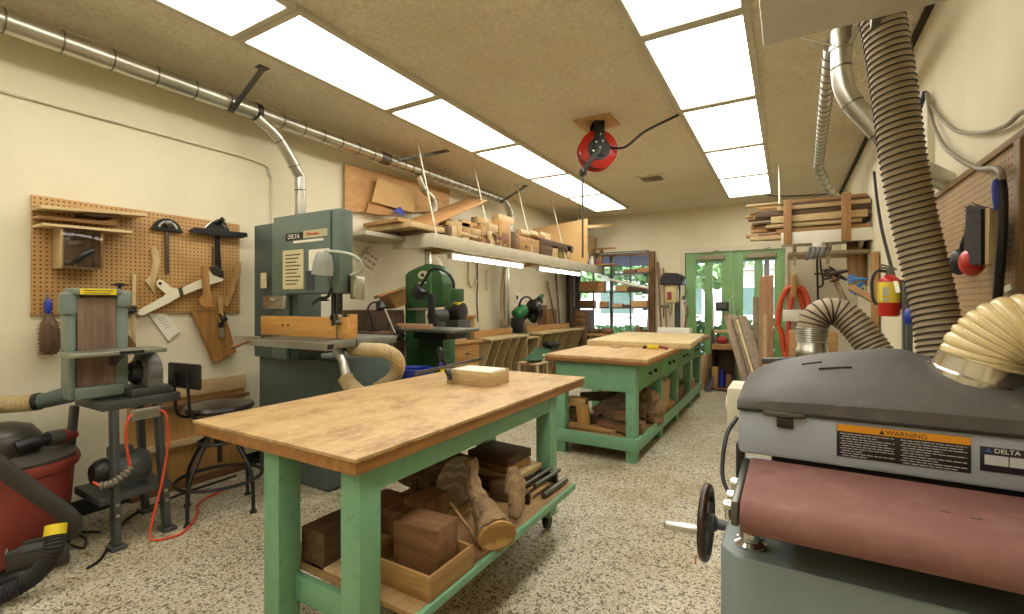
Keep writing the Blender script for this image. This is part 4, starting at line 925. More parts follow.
build('oval_badge', MB().prism([c+Vector((.07*math.cos(t_*math.pi/12), 0, .042*math.sin(t_*math.pi/12))) for t_ in range(24)], (0,-.004,0)), paint('cream_badge', (196,186,150), .5), o)
build('badge_emblem', MB().prism([c+Vector((-.01+.025*math.cos(t_*math.pi/4), -.004, .02*math.sin(t_*math.pi/4))) for t_ in range(8)], (0,-.002,0)), INK, o)
c = gp_(423, 282.6); build('badge_line', MB().box(c.x-.055, c.x+.045, gy-.004, gy, c.z-.006, c.z+.006), WHITE, o)
ln = [gp_(454,291,3.5),gp_(453,281,3.48),gp_(447.5,273,3.46),gp_(439,269,3.45),gp_(431,270,3.44),gp_(426,277,3.43),gp_(421,285,3.42)]
build('lamp_neck', MB().tube(catmull(ln), .014, 10), BLACK, o)
c = gp_(419.5, 292.5, 3.42)
build('lamp_head', MB().obox(c, (.12,.10,.11), (0,R(38),0), .012), BLACK, o)
build('lamp_mount', MB().box(gp_(454,291,3.5).x-.03, gp_(454,291,3.5).x+.03, 3.47, 3.62, gp_(454,291).z-.10, gp_(454,291).z+.02, .006), GREEN_D, o)
c = gp_(430, 309.5, gy-.02); build('blade_guard_strip', MB().box(gp_(409,309).x, gp_(434,309).x, gy-.03, gy, c.z-.012, c.z+.012, .002), STEEL, o)
for x_ in (439.5, 441.5): build('reflector_stripe', MB().prism([gp_(x,y) for x,y in [(x_-4,264+(x_-447)*1.0),(x_-3,264+(x_-447)*1.0),(x_+1.5,271+(x_-447)*1.0),(x_+.5,272+(x_-447))]], (0,-.006,0)), WHITE, o)

# blue barrel
o = thing('trash_can', 'blue plastic barrel standing behind the foreground workbench by the green band saw', 'trash can', (-2.76, 3.06, 0))
build('body', MB().lathe([(.11,.0),(.12,.02),(.14,.70),(.152,.71),(.154,.74),(.146,.75),(.136,.74),(.118,.05)], (-2.76,3.06,0), (0,0,1), 36), BLUE, o)
build('rim', MB().torus((-2.76,3.06,.745), (0,0,1), .148, .009, 40, 8), BLUE, o)

# ============================================================ LEFT COUNTERS
CX = -3.12
def drawer_unit(name, x0, x1, y0, y1, z0, z1, n, label, mat, cat='cabinet', face='x'):
    o = thing(name, label, cat, ((x0+x1)/2, (y0+y1)/2, z0))
    build('body', MB().box(x0, x1-.015, y0, y1, z0, z1-.025, .003), mat, o)
    build('top', MB().box(x0-.005, x1+.02, y0-.02, y1+.02, z1-.025, z1, .003), mat, o)
    h = (z1-.03-z0-.02)/n
    for k in range(n):
        d_ = build('drawer', MB().box(x1-.015, x1+.002, y0+.025, y1-.025, z0+.02+k*h+.008, z0+.02+(k+1)*h-.008, .003), mat, o)
        build('pull', MB().box(x1+.002, x1+.022, (y0+y1)/2-.04, (y0+y1)/2+.04, z0+.02+(k+.5)*h-.008, z0+.02+(k+.5)*h+.008, .004), W_DK_Y, d_)
    return o
HON = wood('honey_cabinet', (196,150,84), (160,112,56), 'y', indiv=.1)
drawer_unit('drawer_cabinet', -3.5, -3.08, 4.0, 4.52, 0, .88, 4, 'honey wood drawer cabinet standing on the floor beside the green band saw', HON)
drawer_unit('drawer_box', XL+.02, -3.34, 4.44, 4.80, .90, 1.16, 1, 'small honey drawer box with dark handle on the counter against the left wall', HON)
single('counter_top', MB().box(XL+.01, -3.36, 3.95, 4.62, .86, .895, .003), W_OAK_Y, 'wooden counter top between the green band saw and the saw station', 'counter')
blk('wood_block', -3.34, -3.10, 4.05, 4.28, .882, .96, W_PINE_Y, 'pale block on top of the honey drawer cabinet beside the green band saw')
o = thing('portable_tool', 'round black shop tool with a yellow stripe behind the green band saw', 'power tool', (-3.5,4.2,.9))
c = at(456,312,X=-3.42)
build('body', MB().lathe([(.05,-.11),(.11,-.10),(.135,-.05),(.135,.05),(.11,.10),(.05,.11)], c, (1,.1,0), 28), BLACK, o)
build('stripe', MB().box(c.x+.02,c.x+.10,c.y-.09,c.y+.02,c.z+.085,c.z+.115,.006), YELLOW, o)
build('foot', MB().box(c.x-.10, c.x+.12, c.y-.12, c.y+.14, .896, c.z-.09, .01), DKGREY, o)
c = at(438,316,X=-3.42)
single('grinder', MB().lathe([(.04,-.12),(.075,-.10),(.08,.10),(.05,.12)], c, (.1,1,0), 24).box(c.x-.05,c.x+.05,c.y-.08,c.y+.08,.896,c.z,.006), DKGREY, 'dark grey bench grinder seen through the green band saw throat', 'grinder')
# counter wings either side of the mitre saw
def wing(name, y0, y1, label, n):
    o = thing(name, label, 'counter', (-3.4, (y0+y1)/2, 0))
    build('counter', MB().box(XL+.01, CX, y0, y1, .845, .875, .004), wood('worn_counter', (204,186,140), (176,152,104), 'y', indiv=.1), o)
    build('fence', MB().box(-3.40, -3.375, y0+.02, y1-.04, .876, .965, .002), wood('orange_fence', (204,158,98), (176,126,70), 'y', indiv=.1), o)
    for k in range(n):
        y = y0+.04+(y1-y0-.1)*k/(n-1)
        p_ = [(XL+.02,y,0),(-3.30,y,0),(-3.24,y,.55),(CX+.0,y,.835),(CX+.0,y,.845),(XL+.02,y,.845)]
        build('support_panel', MB().prism(p_, (0,.022,0), .001), wood('support_ply', (190,170,124), (164,140,96), 'z', indiv=.1), o)
    build('back_shelf', MB().box(XL+.02, -3.36, y0, y1, .25, .27), W_OAK_Y, o)
    return o
wing('saw_station_wing', 4.80, 5.80, 'pale counter wing with an orange fence left of the mitre saw', 5)
wing('saw_station_wing', 6.18, 7.85, 'pale counter wing with an orange fence right of the mitre saw', 6)
single('saw_platform', MB().box(XL+.01, -3.16, 5.80, 6.18, .80, .83, .003).box(XL+.01,-3.16,5.80,5.82,0,.80).box(XL+.01,-3.16,6.16,6.18,0,.80), W_PINE_Y, 'low wooden platform carrying the green mitre saw', 'stand')
o = thing('mitre_saw', 'green and black mitre saw on the station by the left wall', 'saw', (-3.45,6.0,.83))
build('base', MB().lathe([(.16,0),(.17,.01),(.17,.04),(.15,.05),(.05,.055)], (-3.42,5.98,.831), (0,0,1), 28).box(-3.56,-3.28,5.80,6.16,.85,.875,.004), paint('saw_base_green', (60,90,70), .4), o)
build('fence', MB().box(-3.47,-3.45,5.80,6.16,.876,.95,.003), ALU, o)
c = at(534,311,X=-3.36)
build('turret', MB().box(-3.5,-3.34,5.92,6.06,.875,1.10,.02), BLACK, o)
build('blade_guard', MB().lathe([(.03,-.05),(.17,-.045),(.18,-.02),(.18,.02),(.17,.045),(.03,.05)], c, (.5,1,.1), 32), BLACK, o)
build('blade', MB().cyl(c+Vector((0,0,-.02))+Vector((.0,.0,0)), c+Vector((.002,.003,-.02)), .172, n=40), STEEL, o)
m_ = at(520,312,X=-3.42)
build('motor', MB().lathe([(.04,-.11),(.08,-.10),(.09,-.05),(.09,.08),(.06,.12)], m_, (.3,1,.5), 24), paint('bright_green_plastic', (44,128,70), .4), o)
build('arm', MB().beam(at(513,326,X=-3.5), at(541,299,X=-3.38), .10, .12, .03), BLACK, o)
build('handle', MB().tube(catmull([at(519,306,X=-3.36),at(522,299,X=-3.36),at(528,297,X=-3.36),at(533,302,X=-3.36)],5), .016, 12), BLACK, o)
build('front_handle', MB().obox(at(541,297,X=-3.3), (.06,.14,.06), (R(20),0,0), .02), paint('green_black_grip', (40,80,50), .5), o)
build('laser_housing', MB().box(c.x-.05, c.x+.05, c.y-.1, c.y+.0, c.z-.13, c.z-.05, .01), IRON, o)
# clutter near the station
wallbox('leaning_board', 538, 305, 546, 328, .05, .02, W_RED_Z, 'brown board leaning on the wall right of the mitre saw', 'board')
single('leaning_strip', MB().beam(at(557,329,X=-3.6), at(547,281,X=-3.70), .02, .03), W_RED_Z, 'thin reddish strip leaning against the left wall right of the mitre saw', 'stick')
single('leaning_strip', MB().beam(at(560,330,X=-3.5), at(555,262,X=-3.70), .03, .02), W_DK_Z, 'dark lath leaning in the left back corner beside the window', 'stick')
wallbox('leaning_board', 547, 309, 556, 329, .03, .02, W_OAK_Z, 'tan board leaning behind the orange fence right of the mitre saw', 'board')
single('backing_board', MB().box(-3.60,-3.585,6.25,6.95,.876,1.02,.002), W_PINE_Y, 'cream board standing on the counter behind the right orange fence', 'board')
o = thing('small_table', 'small wooden stand with a dark green slanted top in front of the saw station', 'table', (-2.95,5.7,0))
a, b = at(525,360,X=-2.98), at(552,349,X=-3.05)
build('slanted_top', MB().prism([at(524,361,X=-2.95), at(541,361,X=-2.80), at(553,348.5,X=-3.02), at(536,348.5,X=-3.17)], (0,0,.015), .002), paint('dark_green_top', (36,78,52), .5), o)
sx = at(533,370,X=-2.95)
build('seat_board', MB().box(sx.x-.16, sx.x+.16, sx.y-.16, sx.y+.16, .50, .525, .003), W_PINE_Y, o)
for dx in (-.13,.13):
    for dy in (-.13,.13): build('leg', MB().beam((sx.x+dx,sx.y+dy,.50),(sx.x+dx*1.25,sx.y+dy*1.25,0),.035,.03,.002), W_PINE_Z, o)
build('strut', MB().beam((sx.x-.1,sx.y+.1,.52),(sx.x-.12,sx.y+.22,.62),.03,.03).beam((sx.x+.1,sx.y+.1,.52),(sx.x+.06,sx.y+.2,.60),.03,.03), W_PINE_Z, o)
single('black_case', MB().box(-3.13,-2.95,6.2,6.5,.66,.74,.03).box(-3.1,-2.98,6.24,6.46,.62,.66), BLACK, 'black rounded tool case poking out under the right counter wing', 'case')
# wall fittings
single('wall_hook', MB().tube(catmull([L(469,262,.03),L(469,279,.03),L(471,286,.03),L(475,286,.03),L(477,280,.03)],5), .012, 10), CREAM, 'cream J-shaped hook on the left wall right of the green band saw', 'hook')
single('wall_cable', MB().tube(catmull([L(477,252,.02),L(477.5,280,.02),L(477,300,.02),L(478,322,.02)],5), .008, 6), BLACK, 'thin black cable hanging down the left wall behind the drawer boxes', 'cable')
wallbox('wall_bracket', 486, 270, 488, 291, .0, .02, CREAM, 'cream vertical bracket strip on the left wall under the shelf lights', 'bracket')
o = thing('wall_outlet', 'white wall outlet plate beside the vertical dust pipe', 'outlet', (XL, 6.1, 1.3))
build('plate', wallshape(MB(), [(515,293),(519.5,293),(519.5,302),(515,302)], 0, .01, .001), WHITE, o); build('socket', wallshape(MB(), [(516.4,295.5),(518.2,295.5),(518.2,299.5),(516.4,299.5)], .01, .003), INK, o)

# ============================================================ DUCTS ON THE LEFT
def spiral_duct(name, pts, r, label, pitch=.09, cat='duct', n=8, ribs=True):
    o = thing(name, label, cat, Vector(pts[0]))
    q = catmull(pts, n) if len(pts) > 2 else [Vector(p) for p in pts]
    build('tube', MB().tube(q, r, 24), STEEL, o)
    if ribs:
        rs = resample(q, pitch); sm = metal(name+'_seam', (120,116,104), .5)
        for i in range(1, len(rs)-1):
            d = (rs[i+1]-rs[i-1]).normalized(); build('seam_ring', MB().tube([rs[i]-d*.004, rs[i]+d*.004], r+.003, 24), sm, o)
    return o
DX, DZ = -3.50, 2.765
spiral_duct('dust_duct', [(DX,-1.5,DZ),(DX,2.12,DZ)], .062, 'thick galvanised spiral duct along the left wall from the corner to the first branch', .22)
spiral_duct('dust_duct', [(DX,2.12,DZ),(DX,3.45,DZ),], .056, 'middle section of galvanised duct between the two branches on the left', .2)
spiral_duct('dust_duct', [(DX,3.45,DZ),(DX,5.5,DZ+.01),(DX,5.78,DZ-.02),(DX,5.92,DZ-.16),(DX,5.94,DZ-.4)], .05, 'far galvanised duct section bending down onto the upper shelf', .12)
single('duct_joint', MB().cyl((DX,2.09,DZ),(DX,2.13,DZ),.068,n=28), BLACK, 'dark joint band between the first two duct sections', 'duct band')
single('duct_joint', MB().cyl((DX,3.36,DZ),(DX,3.48,DZ),.061,n=28), IRON, 'dull joint band where the second duct branch leaves', 'duct band')
o = spiral_duct('branch_pipe', [(DX+.03,2.10,DZ-.05),(DX+.05,2.25,DZ-.16),(DX+.04,2.42,DZ-.38),(DX+.03,2.46,DZ-.50),(DX+.03,2.46,1.4)], .042, 'galvanised branch pipe dropping from the duct behind the large band saw', .2, n=4)
a = [at(418,176,X=DX+.02), at(424,190,X=DX+.02), at(434,203,X=DX+.03), at(434.5,220,X=DX+.03)]
a[-1] = Vector((a[2].x, a[2].y, 2.0))
spiral_duct('branch_pipe', a, .036, 'short galvanised branch pipe dropping onto the shelf in front of the plywood', .15, n=4)
single('drop_pipe', MB().cyl((-3.58,5.93,1.84),(-3.58,5.93,1.0),.05,n=24), STEEL, 'vertical galvanised pipe below the shelf beside the mitre saw', 'duct')
single('drop_hose', MB().hose([(-3.58,5.87,1.84),(-3.60,5.84,1.5),(-3.60,5.84,1.2),(-3.58,5.87,1.0)],.022,.02,.006,14), HOSET, 'narrow beige hose beside the vertical pipe left of the mitre saw', 'hose')
c = at(428, 252, X=-3.3)
single('drop_pipe', MB().cyl((c.x,c.y,1.857),(c.x,c.y,1.69),.035,n=24), STEEL, 'short bright pipe between the shelf and the green band saw top', 'duct')
def strap(p0, p1, label):
    single('duct_strap', MB().beam(p0, p1, .035, .006, .001, up=(1,0,0)).box(p0[0]-.03,p0[0]+.03,p0[1]-.04,p0[1]+.03,HC-.008,HC), IRON, label, 'strap')
strap(Vector((-3.16,1.95,HC-.005)), Vector((DX+.03,1.90,DZ-.08)), 'metal hanger strap from the ceiling to the first duct section')
strap(Vector((-3.17,4.0,HC-.005)), Vector((DX+.03,3.55,DZ-.0)), 'metal hanger strap at the second duct branch')
strap(Vector((-3.15,5.75,HC-.005)), Vector((DX+.03,5.6,DZ-.04)), 'metal hanger strap near the far duct bend')
single('wall_conduit', MB().tube(catmull([(XL+.012,-1.2,2.47),(XL+.012,1.5,2.47),(XL+.012,2.25,2.46),(XL+.012,2.36,2.38),(XL+.012,2.38,2.2),(XL+.012,2.38,1.0)],8), .009, 8), CREAM, 'thin cream conduit along the left wall below the duct', 'conduit')

# ============================================================ UPPER SHELF
SZ, FX = 1.985, -2.95
o = thing('hanging_shelf', 'long white overhead shelf along the left wall piled with offcuts', 'shelf', (-3.35, 6.0, SZ-.14))
build('deck', MB().box(XL+.01, FX-.03, 3.55, 8.45, SZ-.03, SZ, .002), paint('dusty_white', (196,188,164), .7), o)
build('fascia', MB().box(FX-.03, FX, 3.53, 8.45, SZ-.135, SZ+.005, .004), paint('dusty_white_trim', (190,182,158), .6, .1), o)
build('end_board', MB().box(XL+.25, FX-.03, 3.53, 3.56, SZ-.13, SZ+.005, .004), paint('dusty_white_end', (190,182,158), .6, .1), o)
build('side_deck', MB().box(XL+.01, XL+.42, 3.02, 3.53, SZ-.05, SZ-.01, .002), paint('dusty_white2', (180,172,150), .6), o)
for y in (4.3, 5.4, 6.5, 7.6): build('bracket', MB().box(XL+.01, FX-.03, y, y+.035, SZ-.10, SZ-.03, .002), W_OAK_X, o)
RY = [3.60, 4.59, 5.62, 6.72, 7.75]
ords = ['nearest', 'second', 'middle', 'fourth', 'farthest']
for k, y in enumerate(RY):
    single('hanger_rod', MB().cyl((-3.22,y,HC),(FX-.02,y,SZ+.0),.008,n=8).box(-3.25,-3.19,y-.02,y+.02,HC-.006,HC), CREAM, ords[k]+' thin cream rod holding the overhead shelf from the ceiling', 'rod', 'rods holding the overhead shelf')
TUBE = emis('shelf_tube_light', (1,.95,.84,1), 14)
for y0, y1, lb in ((3.95,5.45,'near fluorescent strip light under the overhead shelf'), (5.95,7.45,'far fluorescent strip light under the overhead shelf')):
    o = thing('strip_light', lb, 'light', (-3.08,(y0+y1)/2,SZ-.2), 0, 'strip lights under the shelf')
    build('fixture', MB().box(-3.16,-3.02,y0-.05,y1+.05,SZ-.16,SZ-.135,.003), WHITE, o)
    build('tube', MB().cyl((-3.06,y0,SZ-.185),(-3.06,y1,SZ-.185),.02,n=14), TUBE, o)
    for y in (y0-.03, y1+.01): build('socket', MB().box(-3.09,-3.03,y,y+.02,SZ-.21,SZ-.16,.003), WHITE, o)

GS = 'offcuts and sheets on the overhead shelf'
def shelfpiece(name, x0, y0, x1, y1, X, mat, label, cat='wood block', depth=.12, thick=None, rz=0):
    """block whose face spans the reading at depth plane X and sits on or above the shelf"""
    a = at(x0, y1, X=X); b = at(x1, y0, X=X)
    z0 = max(SZ+.001, min(a.z, b.z)); z1 = max(z0+.012, (at((x0+x1)/2, y0, X=X)).z)
    ya, yb = sorted((a.y, b.y)); cx = X-depth/2; cy = (ya+yb)/2
    m = MB().box(-depth/2, depth/2, -(yb-ya)/2, (yb-ya)/2, 0, z1-z0, .002)
    ob = build(name, m, mat, org=(0,0,0)); ob.location = (cx, cy, z0); ob.rotation_euler = (0,0,rz)
    return tag(ob, label, cat, GS)
def sheet(name, pts, X, th, mat, label, cat='sheet', zmin=True):
    P_ = [at(x, y, X=X) for x, y in pts]
    if zmin:
        for p in P_: p.z = max(p.z, SZ+.002)
    return tag(build(name, MB().prism(P_, (th,0,0), .001), mat), label, cat, GS)
sheet('plywood_sheet', [(344,164),(449,190),(448,212),(344,212)], XL+.03, .015, PLY, 'large brown plywood sheet leaning on the wall at the near end of the overhead shelf')
sheet('fibreboard', [(377,178),(418,192),(413,213),(371,202)], XL+.10, .012, CARDL, 'tilted tan fibreboard square in front of the large plywood sheet')
sheet('fibreboard', [(369,201),(393,210),(390,216),(365,213)], XL+.07, .012, CARD, 'small brown board tucked behind the tilted tan square')
sheet('blue_card', [(392,211),(400,206.5),(405,213),(403,216)], XL+.16, .006, BLUE, 'small blue triangle of card poking up from the pile on the overhead shelf', 'card')
def flat(name, pts, z, th, mat, label, cat='sheet'):
    P_ = [at(x, y, Z=z) for x, y in pts]
    for p in P_: p.x = max(p.x, XL+.03)
    return tag(build(name, MB().prism(P_, (0,0,th), .001), mat), label, cat, GS)
def slab(name, y0, y1, x0, x1, z, th, mat, label, cat='board', rz=0, rx=0, ry=0):
    m = MB().box(-(x1-x0)/2,(x1-x0)/2,-(y1-y0)/2,(y1-y0)/2,0,th,.002)
    ob = build(name, m, mat, org=(0,0,0)); ob.location = ((x0+x1)/2,(y0+y1)/2,z); ob.rotation_euler = (rx,ry,rz)
    return tag(ob, label, cat, GS)
slab('board', 3.50, 4.6, -3.70, -3.1, SZ+.001, .04, W_DK_Y, 'dark boards at the bottom of the near pile on the overhead shelf')
slab('board', 3.35, 4.3, -3.68, -3.02, SZ+.043, .05, W_PINE_Y, 'pale stacked boards at the near end of the overhead shelf', rz=R(-4))
slab('board', 3.30, 4.1, -3.66, -3.12, SZ+.095, .035, W_OAK_Y, 'honey board on top of the pale stack at the near end of the shelf', rz=R(-6))
TB = tag(build('tilted_board', MB().prism([at(398,226,X=-3.5), at(466,200,X=-3.5), at(487,201.5,X=-3.08), at(432,226,X=-3.08)], (0,0,.02), .001), wood('tilted_board_wood', (196,150,98), (164,120,72), 'y', indiv=0), org=(0,0,0)), 'wide light brown board sticking up at a slant from the overhead shelf', 'board', GS)
slab('board', 4.0, 5.1, -3.35, -3.0, SZ+.045, .03, W_PINE_Y, 'pale board lying flat beside the slanted reddish board', rz=R(5))
slab('board', 4.3, 5.9, -3.3, -3.12, SZ+.17, .025, W_PINE_Y, 'long pale lath lying across the offcut boxes on the shelf', rz=R(-1), rx=R(-.5))
blocks = [
 (448,226,452,237,W_DK_Z,'small dark offcut at the near end of the overhead shelf front'),
 (452,226,457,238,W_PINE_Z,'first pale upright block at the front of the overhead shelf'),
 (457.5,226,462,239,W_PINE_Z,'second pale upright block at the front of the overhead shelf'),
 (464,227,470,241,W_OAK_Z,'honey block standing right of the pale upright pair'),
 (471,234,480,243,W_RED_Y,'low brown offcut right of the honey block on the shelf'),
 (472,229,481,233.5,W_PINE_Y,'pale flat offcut lying on the low brown offcut'),
 (482,226,487,244,W_OAK_Z,'narrow tan upright offcut in the middle of the shelf front'),
 (488,231,494,246,W_PINE_Z,'cream chunk in the jumbled middle of the shelf front'),
 (489,224,498,230.5,W_PINE_Y,'cream bar lying on top of the jumbled middle offcuts'),
 (495,234,500,248,W_RED_Z,'dark red offcut between cream chunks on the shelf front'),
 (500,221,511,250,W_OAK_Z,'tall honey box end standing in the middle of the overhead shelf'),
 (512,232,516,252,W_DK_Z,'dark strip right of the tall honey box end'),
 (516,238,520,252,W_RED_Z,'brown offcut left of the box with a round hole'),
]
for k, (x0,y0,x1,y1,mt,lb) in enumerate(blocks):
    shelfpiece('offcut', x0, y0, x1, y1, FX-.03, mt, lb, 'wood offcut', .14 if k != 10 else .2)
jm = [(484,236,.05),(487,241,.045),(492,243,.04),(478,240,.045),(497,242,.04),(503,246,.04),(493,235,.05),(499,238,.04)]
jl = ['scrap knot at the left of the jumbled heap','rounded scrap low in the jumbled heap','small round scrap at the foot of the jumbled heap','pale scrap before the low brown offcut','scrap chip beside the dark red offcut','scrap at the foot of the tall honey box end','twisted scrap on the jumbled heap','cream scrap touching the tall honey box end']
for (x,y,r_), lb in zip(jm, jl):
    c = at(x, y, X=FX-.05); c.z = max(c.z, SZ+r_*.75); m = MB().ball(c, r_, .8, 1.3, .7, 10); m.rough(.008, int(x)); tag(build('scrap', m, [W_PINE_Y, W_RED_Y, W_OAK_Y][int(x)%3]), lb+' on the overhead shelf', 'wood scrap', GS)
# box with round hole
o = thing('wooden_box', 'small wooden box with a round hole at the front of the overhead shelf', 'box', (FX-.15,6.0,SZ), 0)
a, b = at(519.5,254,X=FX-.03), at(540,238,X=FX-.03); a.z = SZ+.002; b.z = at(530,238,X=FX-.03).z
build('body', MB().box(FX-.26, FX-.04, a.y, b.y, a.z, b.z, .003), W_OAK_Y, o)
c = at(527,247,X=FX-.03); build('hole', MB().cyl((FX-.041,c.y,c.z),(FX-.037,c.y,c.z),.022,n=20), INK, o)
for x,y,r_,lb in ((522,234,.06,'cream roll lying on top of the box with the round hole'),(531,234,.05,'second cream chunk on top of the box with the round hole')):
    c = at(x,y,X=FX-.12); c.z = max(c.z, b.z+r_*.8); m = MB().cyl(c-Vector((0,.1,0)), c+Vector((.03,.1,0)), r_, r_*.8, 12); m.rough(.006, int(x)); tag(build('scrap_roll', m, W_PINE_Y), lb, 'wood scrap', GS)
slab('board', 6.25, 7.1, -3.35, -3.0, SZ+.21, .03, W_PINE_Y, 'pale board bridging the boxes in front of the big fibreboard panel')
shelfpiece('offcut', 541, 246, 552, 256, FX-.03, W_DK_Y, 'dark box right of the holed box on the overhead shelf', 'wood offcut', .2)
shelfpiece('offcut', 553, 246, 558, 257, FX-.03, W_PINE_Z, 'cream upright left of the olive tin on the shelf', 'wood offcut', .1)
shelfpiece('tin', 559, 247, 567, 257, FX-.06, paint('olive_tin', (140,124,50), .5), 'olive box standing below the dark board on the shelf', 'box', .1)
shelfpiece('offcut', 568, 246, 571, 257, FX-.03, W_PINE_Z, 'cream upright right of the olive box on the shelf', 'wood offcut', .1)
shelfpiece('board', 541, 242, 573, 245, FX-.03, W_DK_Y, 'dark board lying across the uprights in front of the fibreboard panel', 'board', .15)
a = at(582,219,Y=7.55); b = at(528,229,Y=7.0)
m = MB().prism([Vector((-3.70,7.0,SZ+.002)), Vector((-2.92,7.5,SZ+.002)), Vector((-2.92,7.5,at(582,219,Y=7.5).z)), Vector((-3.70,7.0,at(528,229,Y=7.0).z))], (-.01,.016,0))
tag(build('fibreboard', m, CARDL), 'big tan fibreboard panel standing upright near the far end of the shelf', 'sheet', GS)
for lb, (x,y,X_,h_,r_,mt) in (('white bottle standing right of the big fibreboard panel',(585,252,-3.0,.2,.035,WHITE)), ('pale bottle with dark cap beside the white bottle on the shelf',(592,252,-3.0,.17,.035,CREAM)), ('red capped jar at the far end of the overhead shelf',(597,253,-3.0,.15,.035,RED))):
    p = at(x, 260, X=X_); p.z = SZ+.001
    o = thing('bottle', lb, 'bottle', p, 0, GS)
    build('body', MB().lathe([(r_,0),(r_,h_*.65),(r_*.5,h_*.85),(r_*.4,h_)], p, (0,0,1), 16), mt, o); build('cap', MB().lathe([(r_*.5,h_),(r_*.5,h_+.03),(.001,h_+.031)], p, (0,0,1), 12), INK, o)
o = thing('wooden_tee', 'T-shaped honey wood frame at the far end of the overhead shelf', 'frame', (-2.95,8.2,SZ))
p = at(602,240,X=-2.95)
build('upright', MB().box(-3.0,-2.96,p.y-.0,p.y+.10,SZ+.001,2.30,.002), W_OAK_Z, o); build('cross_bar', MB().box(-3.3,-2.7,p.y,p.y+.03,2.30,2.335,.002), W_OAK_X, o)
single('pale_stick', MB().beam(at(583,227,X=-3.02), at(615,225,X=-2.72), .02, .05), W_PINE_X, 'long pale stick projecting past the fibreboard panel toward the back wall', 'stick')
single('shelf_end_board', MB().box(-3.3,-2.62,8.05,8.4,SZ+.006,SZ+.03,.002), W_OAK_X, 'honey board projecting at the far end of the overhead shelf', 'board')

xt = [(446,221,470,224.5,W_PINE_Y,'pale batten bridging the two upright blocks on the shelf'),
 (462,222,478,226,W_OAK_Y,'honey batten behind the honey block on the shelf'),
 (478,219,498,223,W_PINE_Y,'cream batten above the jumbled scraps on the shelf'),
 (499,216,514,220.5,W_PINE_Y,'cream board lying on top of the tall honey box end'),
 (503,233,509,249,W_RED_Z,'narrow reddish strip on the face of the tall honey box end'),
 (541,233,551,239,W_PINE_Y,'pale short board end between the holed box and the panel'),
 (572,254,590,257,W_OAK_Y,'thin honey strip at the foot of the big fibreboard panel'),
 (463,236,469,242.5,W_PINE_Y,'tiny pale offcut at the foot of the honey block'),
 (588,236,596,256,W_PINE_Z,'pale frame end behind the bottles on the shelf')]
for k,(x0,y0,x1,y1,mt,lb) in enumerate(xt):
    shelfpiece('offcut', x0, y0, x1, y1, FX-(.16 if k < 4 else .02 if k in (4,7) else .2), mt, lb, 'wood offcut', .10)
rnd = random.Random(44)
word = ['first','second','third','fourth','fifth','sixth','seventh','eighth','ninth','tenth']
for k in range(10):
    x = 480+k*6.6; y = 228+k*1.2+rnd.uniform(-2,2); c = at(x, y, X=FX-rnd.uniform(.15,.3)); r_ = rnd.uniform(.03,.05)
    c.z = max(c.z, SZ+r_)
    m = MB().obox(c, (r_*2, r_*rnd.uniform(2,4), r_*1.6), (rnd.uniform(-.6,.6), rnd.uniform(-.5,.5), rnd.uniform(-1,1)), .004)
    tag(build('scrap', m, [W_PINE_Y, W_OAK_Y, W_PINE_X, W_RED_Y][k%4]), word[k]+' small tumbled scrap from the left in the heap on the overhead shelf', 'wood scrap', GS)
# ============================================================ BIG DRUM SANDER AT THE RIGHT
o = thing('drum_sander', 'large grey drum sander with charcoal hood and red-brown feed belt at the right', 'sander', (.25, 1.5, 0))
build('base', MB().prism([(-.135,1.19,0),(-.10,1.15,0),(.64,1.15,0),(.64,1.95,0),(-.135,1.95,0)], (0,0,.74), .004), BASEG, o)
build('lower_face', MB().box(-.115,.64,1.40,1.80,.90,1.02,.012), paint('pale_blue_grey_enamel', (158,166,174), .35, .05, dirt=(146,154,160)), o)
build('rear_frame', MB().box(-.04,.62,1.5,1.9,.739,.90,.01), DKGREY, o)
# charcoal hood
hm = MB(); prof = []
xs = [-.118,-.09,-.03,.06,.16,.25,.29,.34,.40,.46,.66]
ridge = [1.055,1.085,1.115,1.14,1.158,1.170,1.168,1.152,1.130,1.118,1.118]
lip = [1.035,1.05,1.055,1.058,1.06,1.062,1.062,1.062,1.062,1.062,1.062]
rings = []
for x, rz_, lp_ in zip(xs, ridge, lip):
    f = 0 if x > -.1 else .004
    rings.append([Vector((x,1.395+f,1.022)),Vector((x,1.397+f,lp_-.008)),Vector((x,1.41,lp_+.004)),Vector((x,1.50,lp_+(rz_-lp_)*.42)),Vector((x,1.60,lp_+(rz_-lp_)*.80)),Vector((x,1.68,rz_-.001)),Vector((x,1.76,rz_)),Vector((x,1.84,rz_-.01)),Vector((x,1.92,1.05)),Vector((x,1.93,1.022))])
hm.rings(rings)
hood = build('hood', hm, HOODB, o)
for (a, b) in ((Vector((.035,1.62,1.122)),Vector((.085,1.62,1.133))),(Vector((.075,1.57,1.119)),Vector((.15,1.57,1.128)))):
    build('vent_slot', MB().beam(a, b, .005, .005), paint('slot_black', (34,33,31), .8), hood)
build('seam_strip', MB().box(-.117,.64,1.392,1.402,1.016,1.024,.002), BLACK, o)
def sp(name, x0, y0, x1, y1, mat, Y=1.398, th=.003, bev=0, par=None):
    a, b = at(x0,y0,Y=Y), at(x1,y1,Y=Y); return build(name, MB().box(a.x,b.x,Y-th,Y,a.z,b.z,bev), mat, par or o)
lt = build('hood_latch', MB().box(-.055,.038,1.385,1.400,1.010,1.024,.003), IRON, o)
build('latch_clip', MB().box(-.025,.012,1.388,1.400,.982,1.008,.003), BLACK, lt)
wl = build('warning_label', MB().box(.1035,.347,1.3975,1.3995,.928,1.007,.0008), paint('black_label', (26,25,26), .35, .05), o)
build('warning_band', MB().box(.1045,.346,1.3965,1.3976,.990,1.0065), paint('label_orange', (222,150,30), .35, .04), wl)
text(wl, 'warning_lettering', 'WARNING', .0155, (.198,1.3962,.9925), (R(90),0,0), INK, .0003)
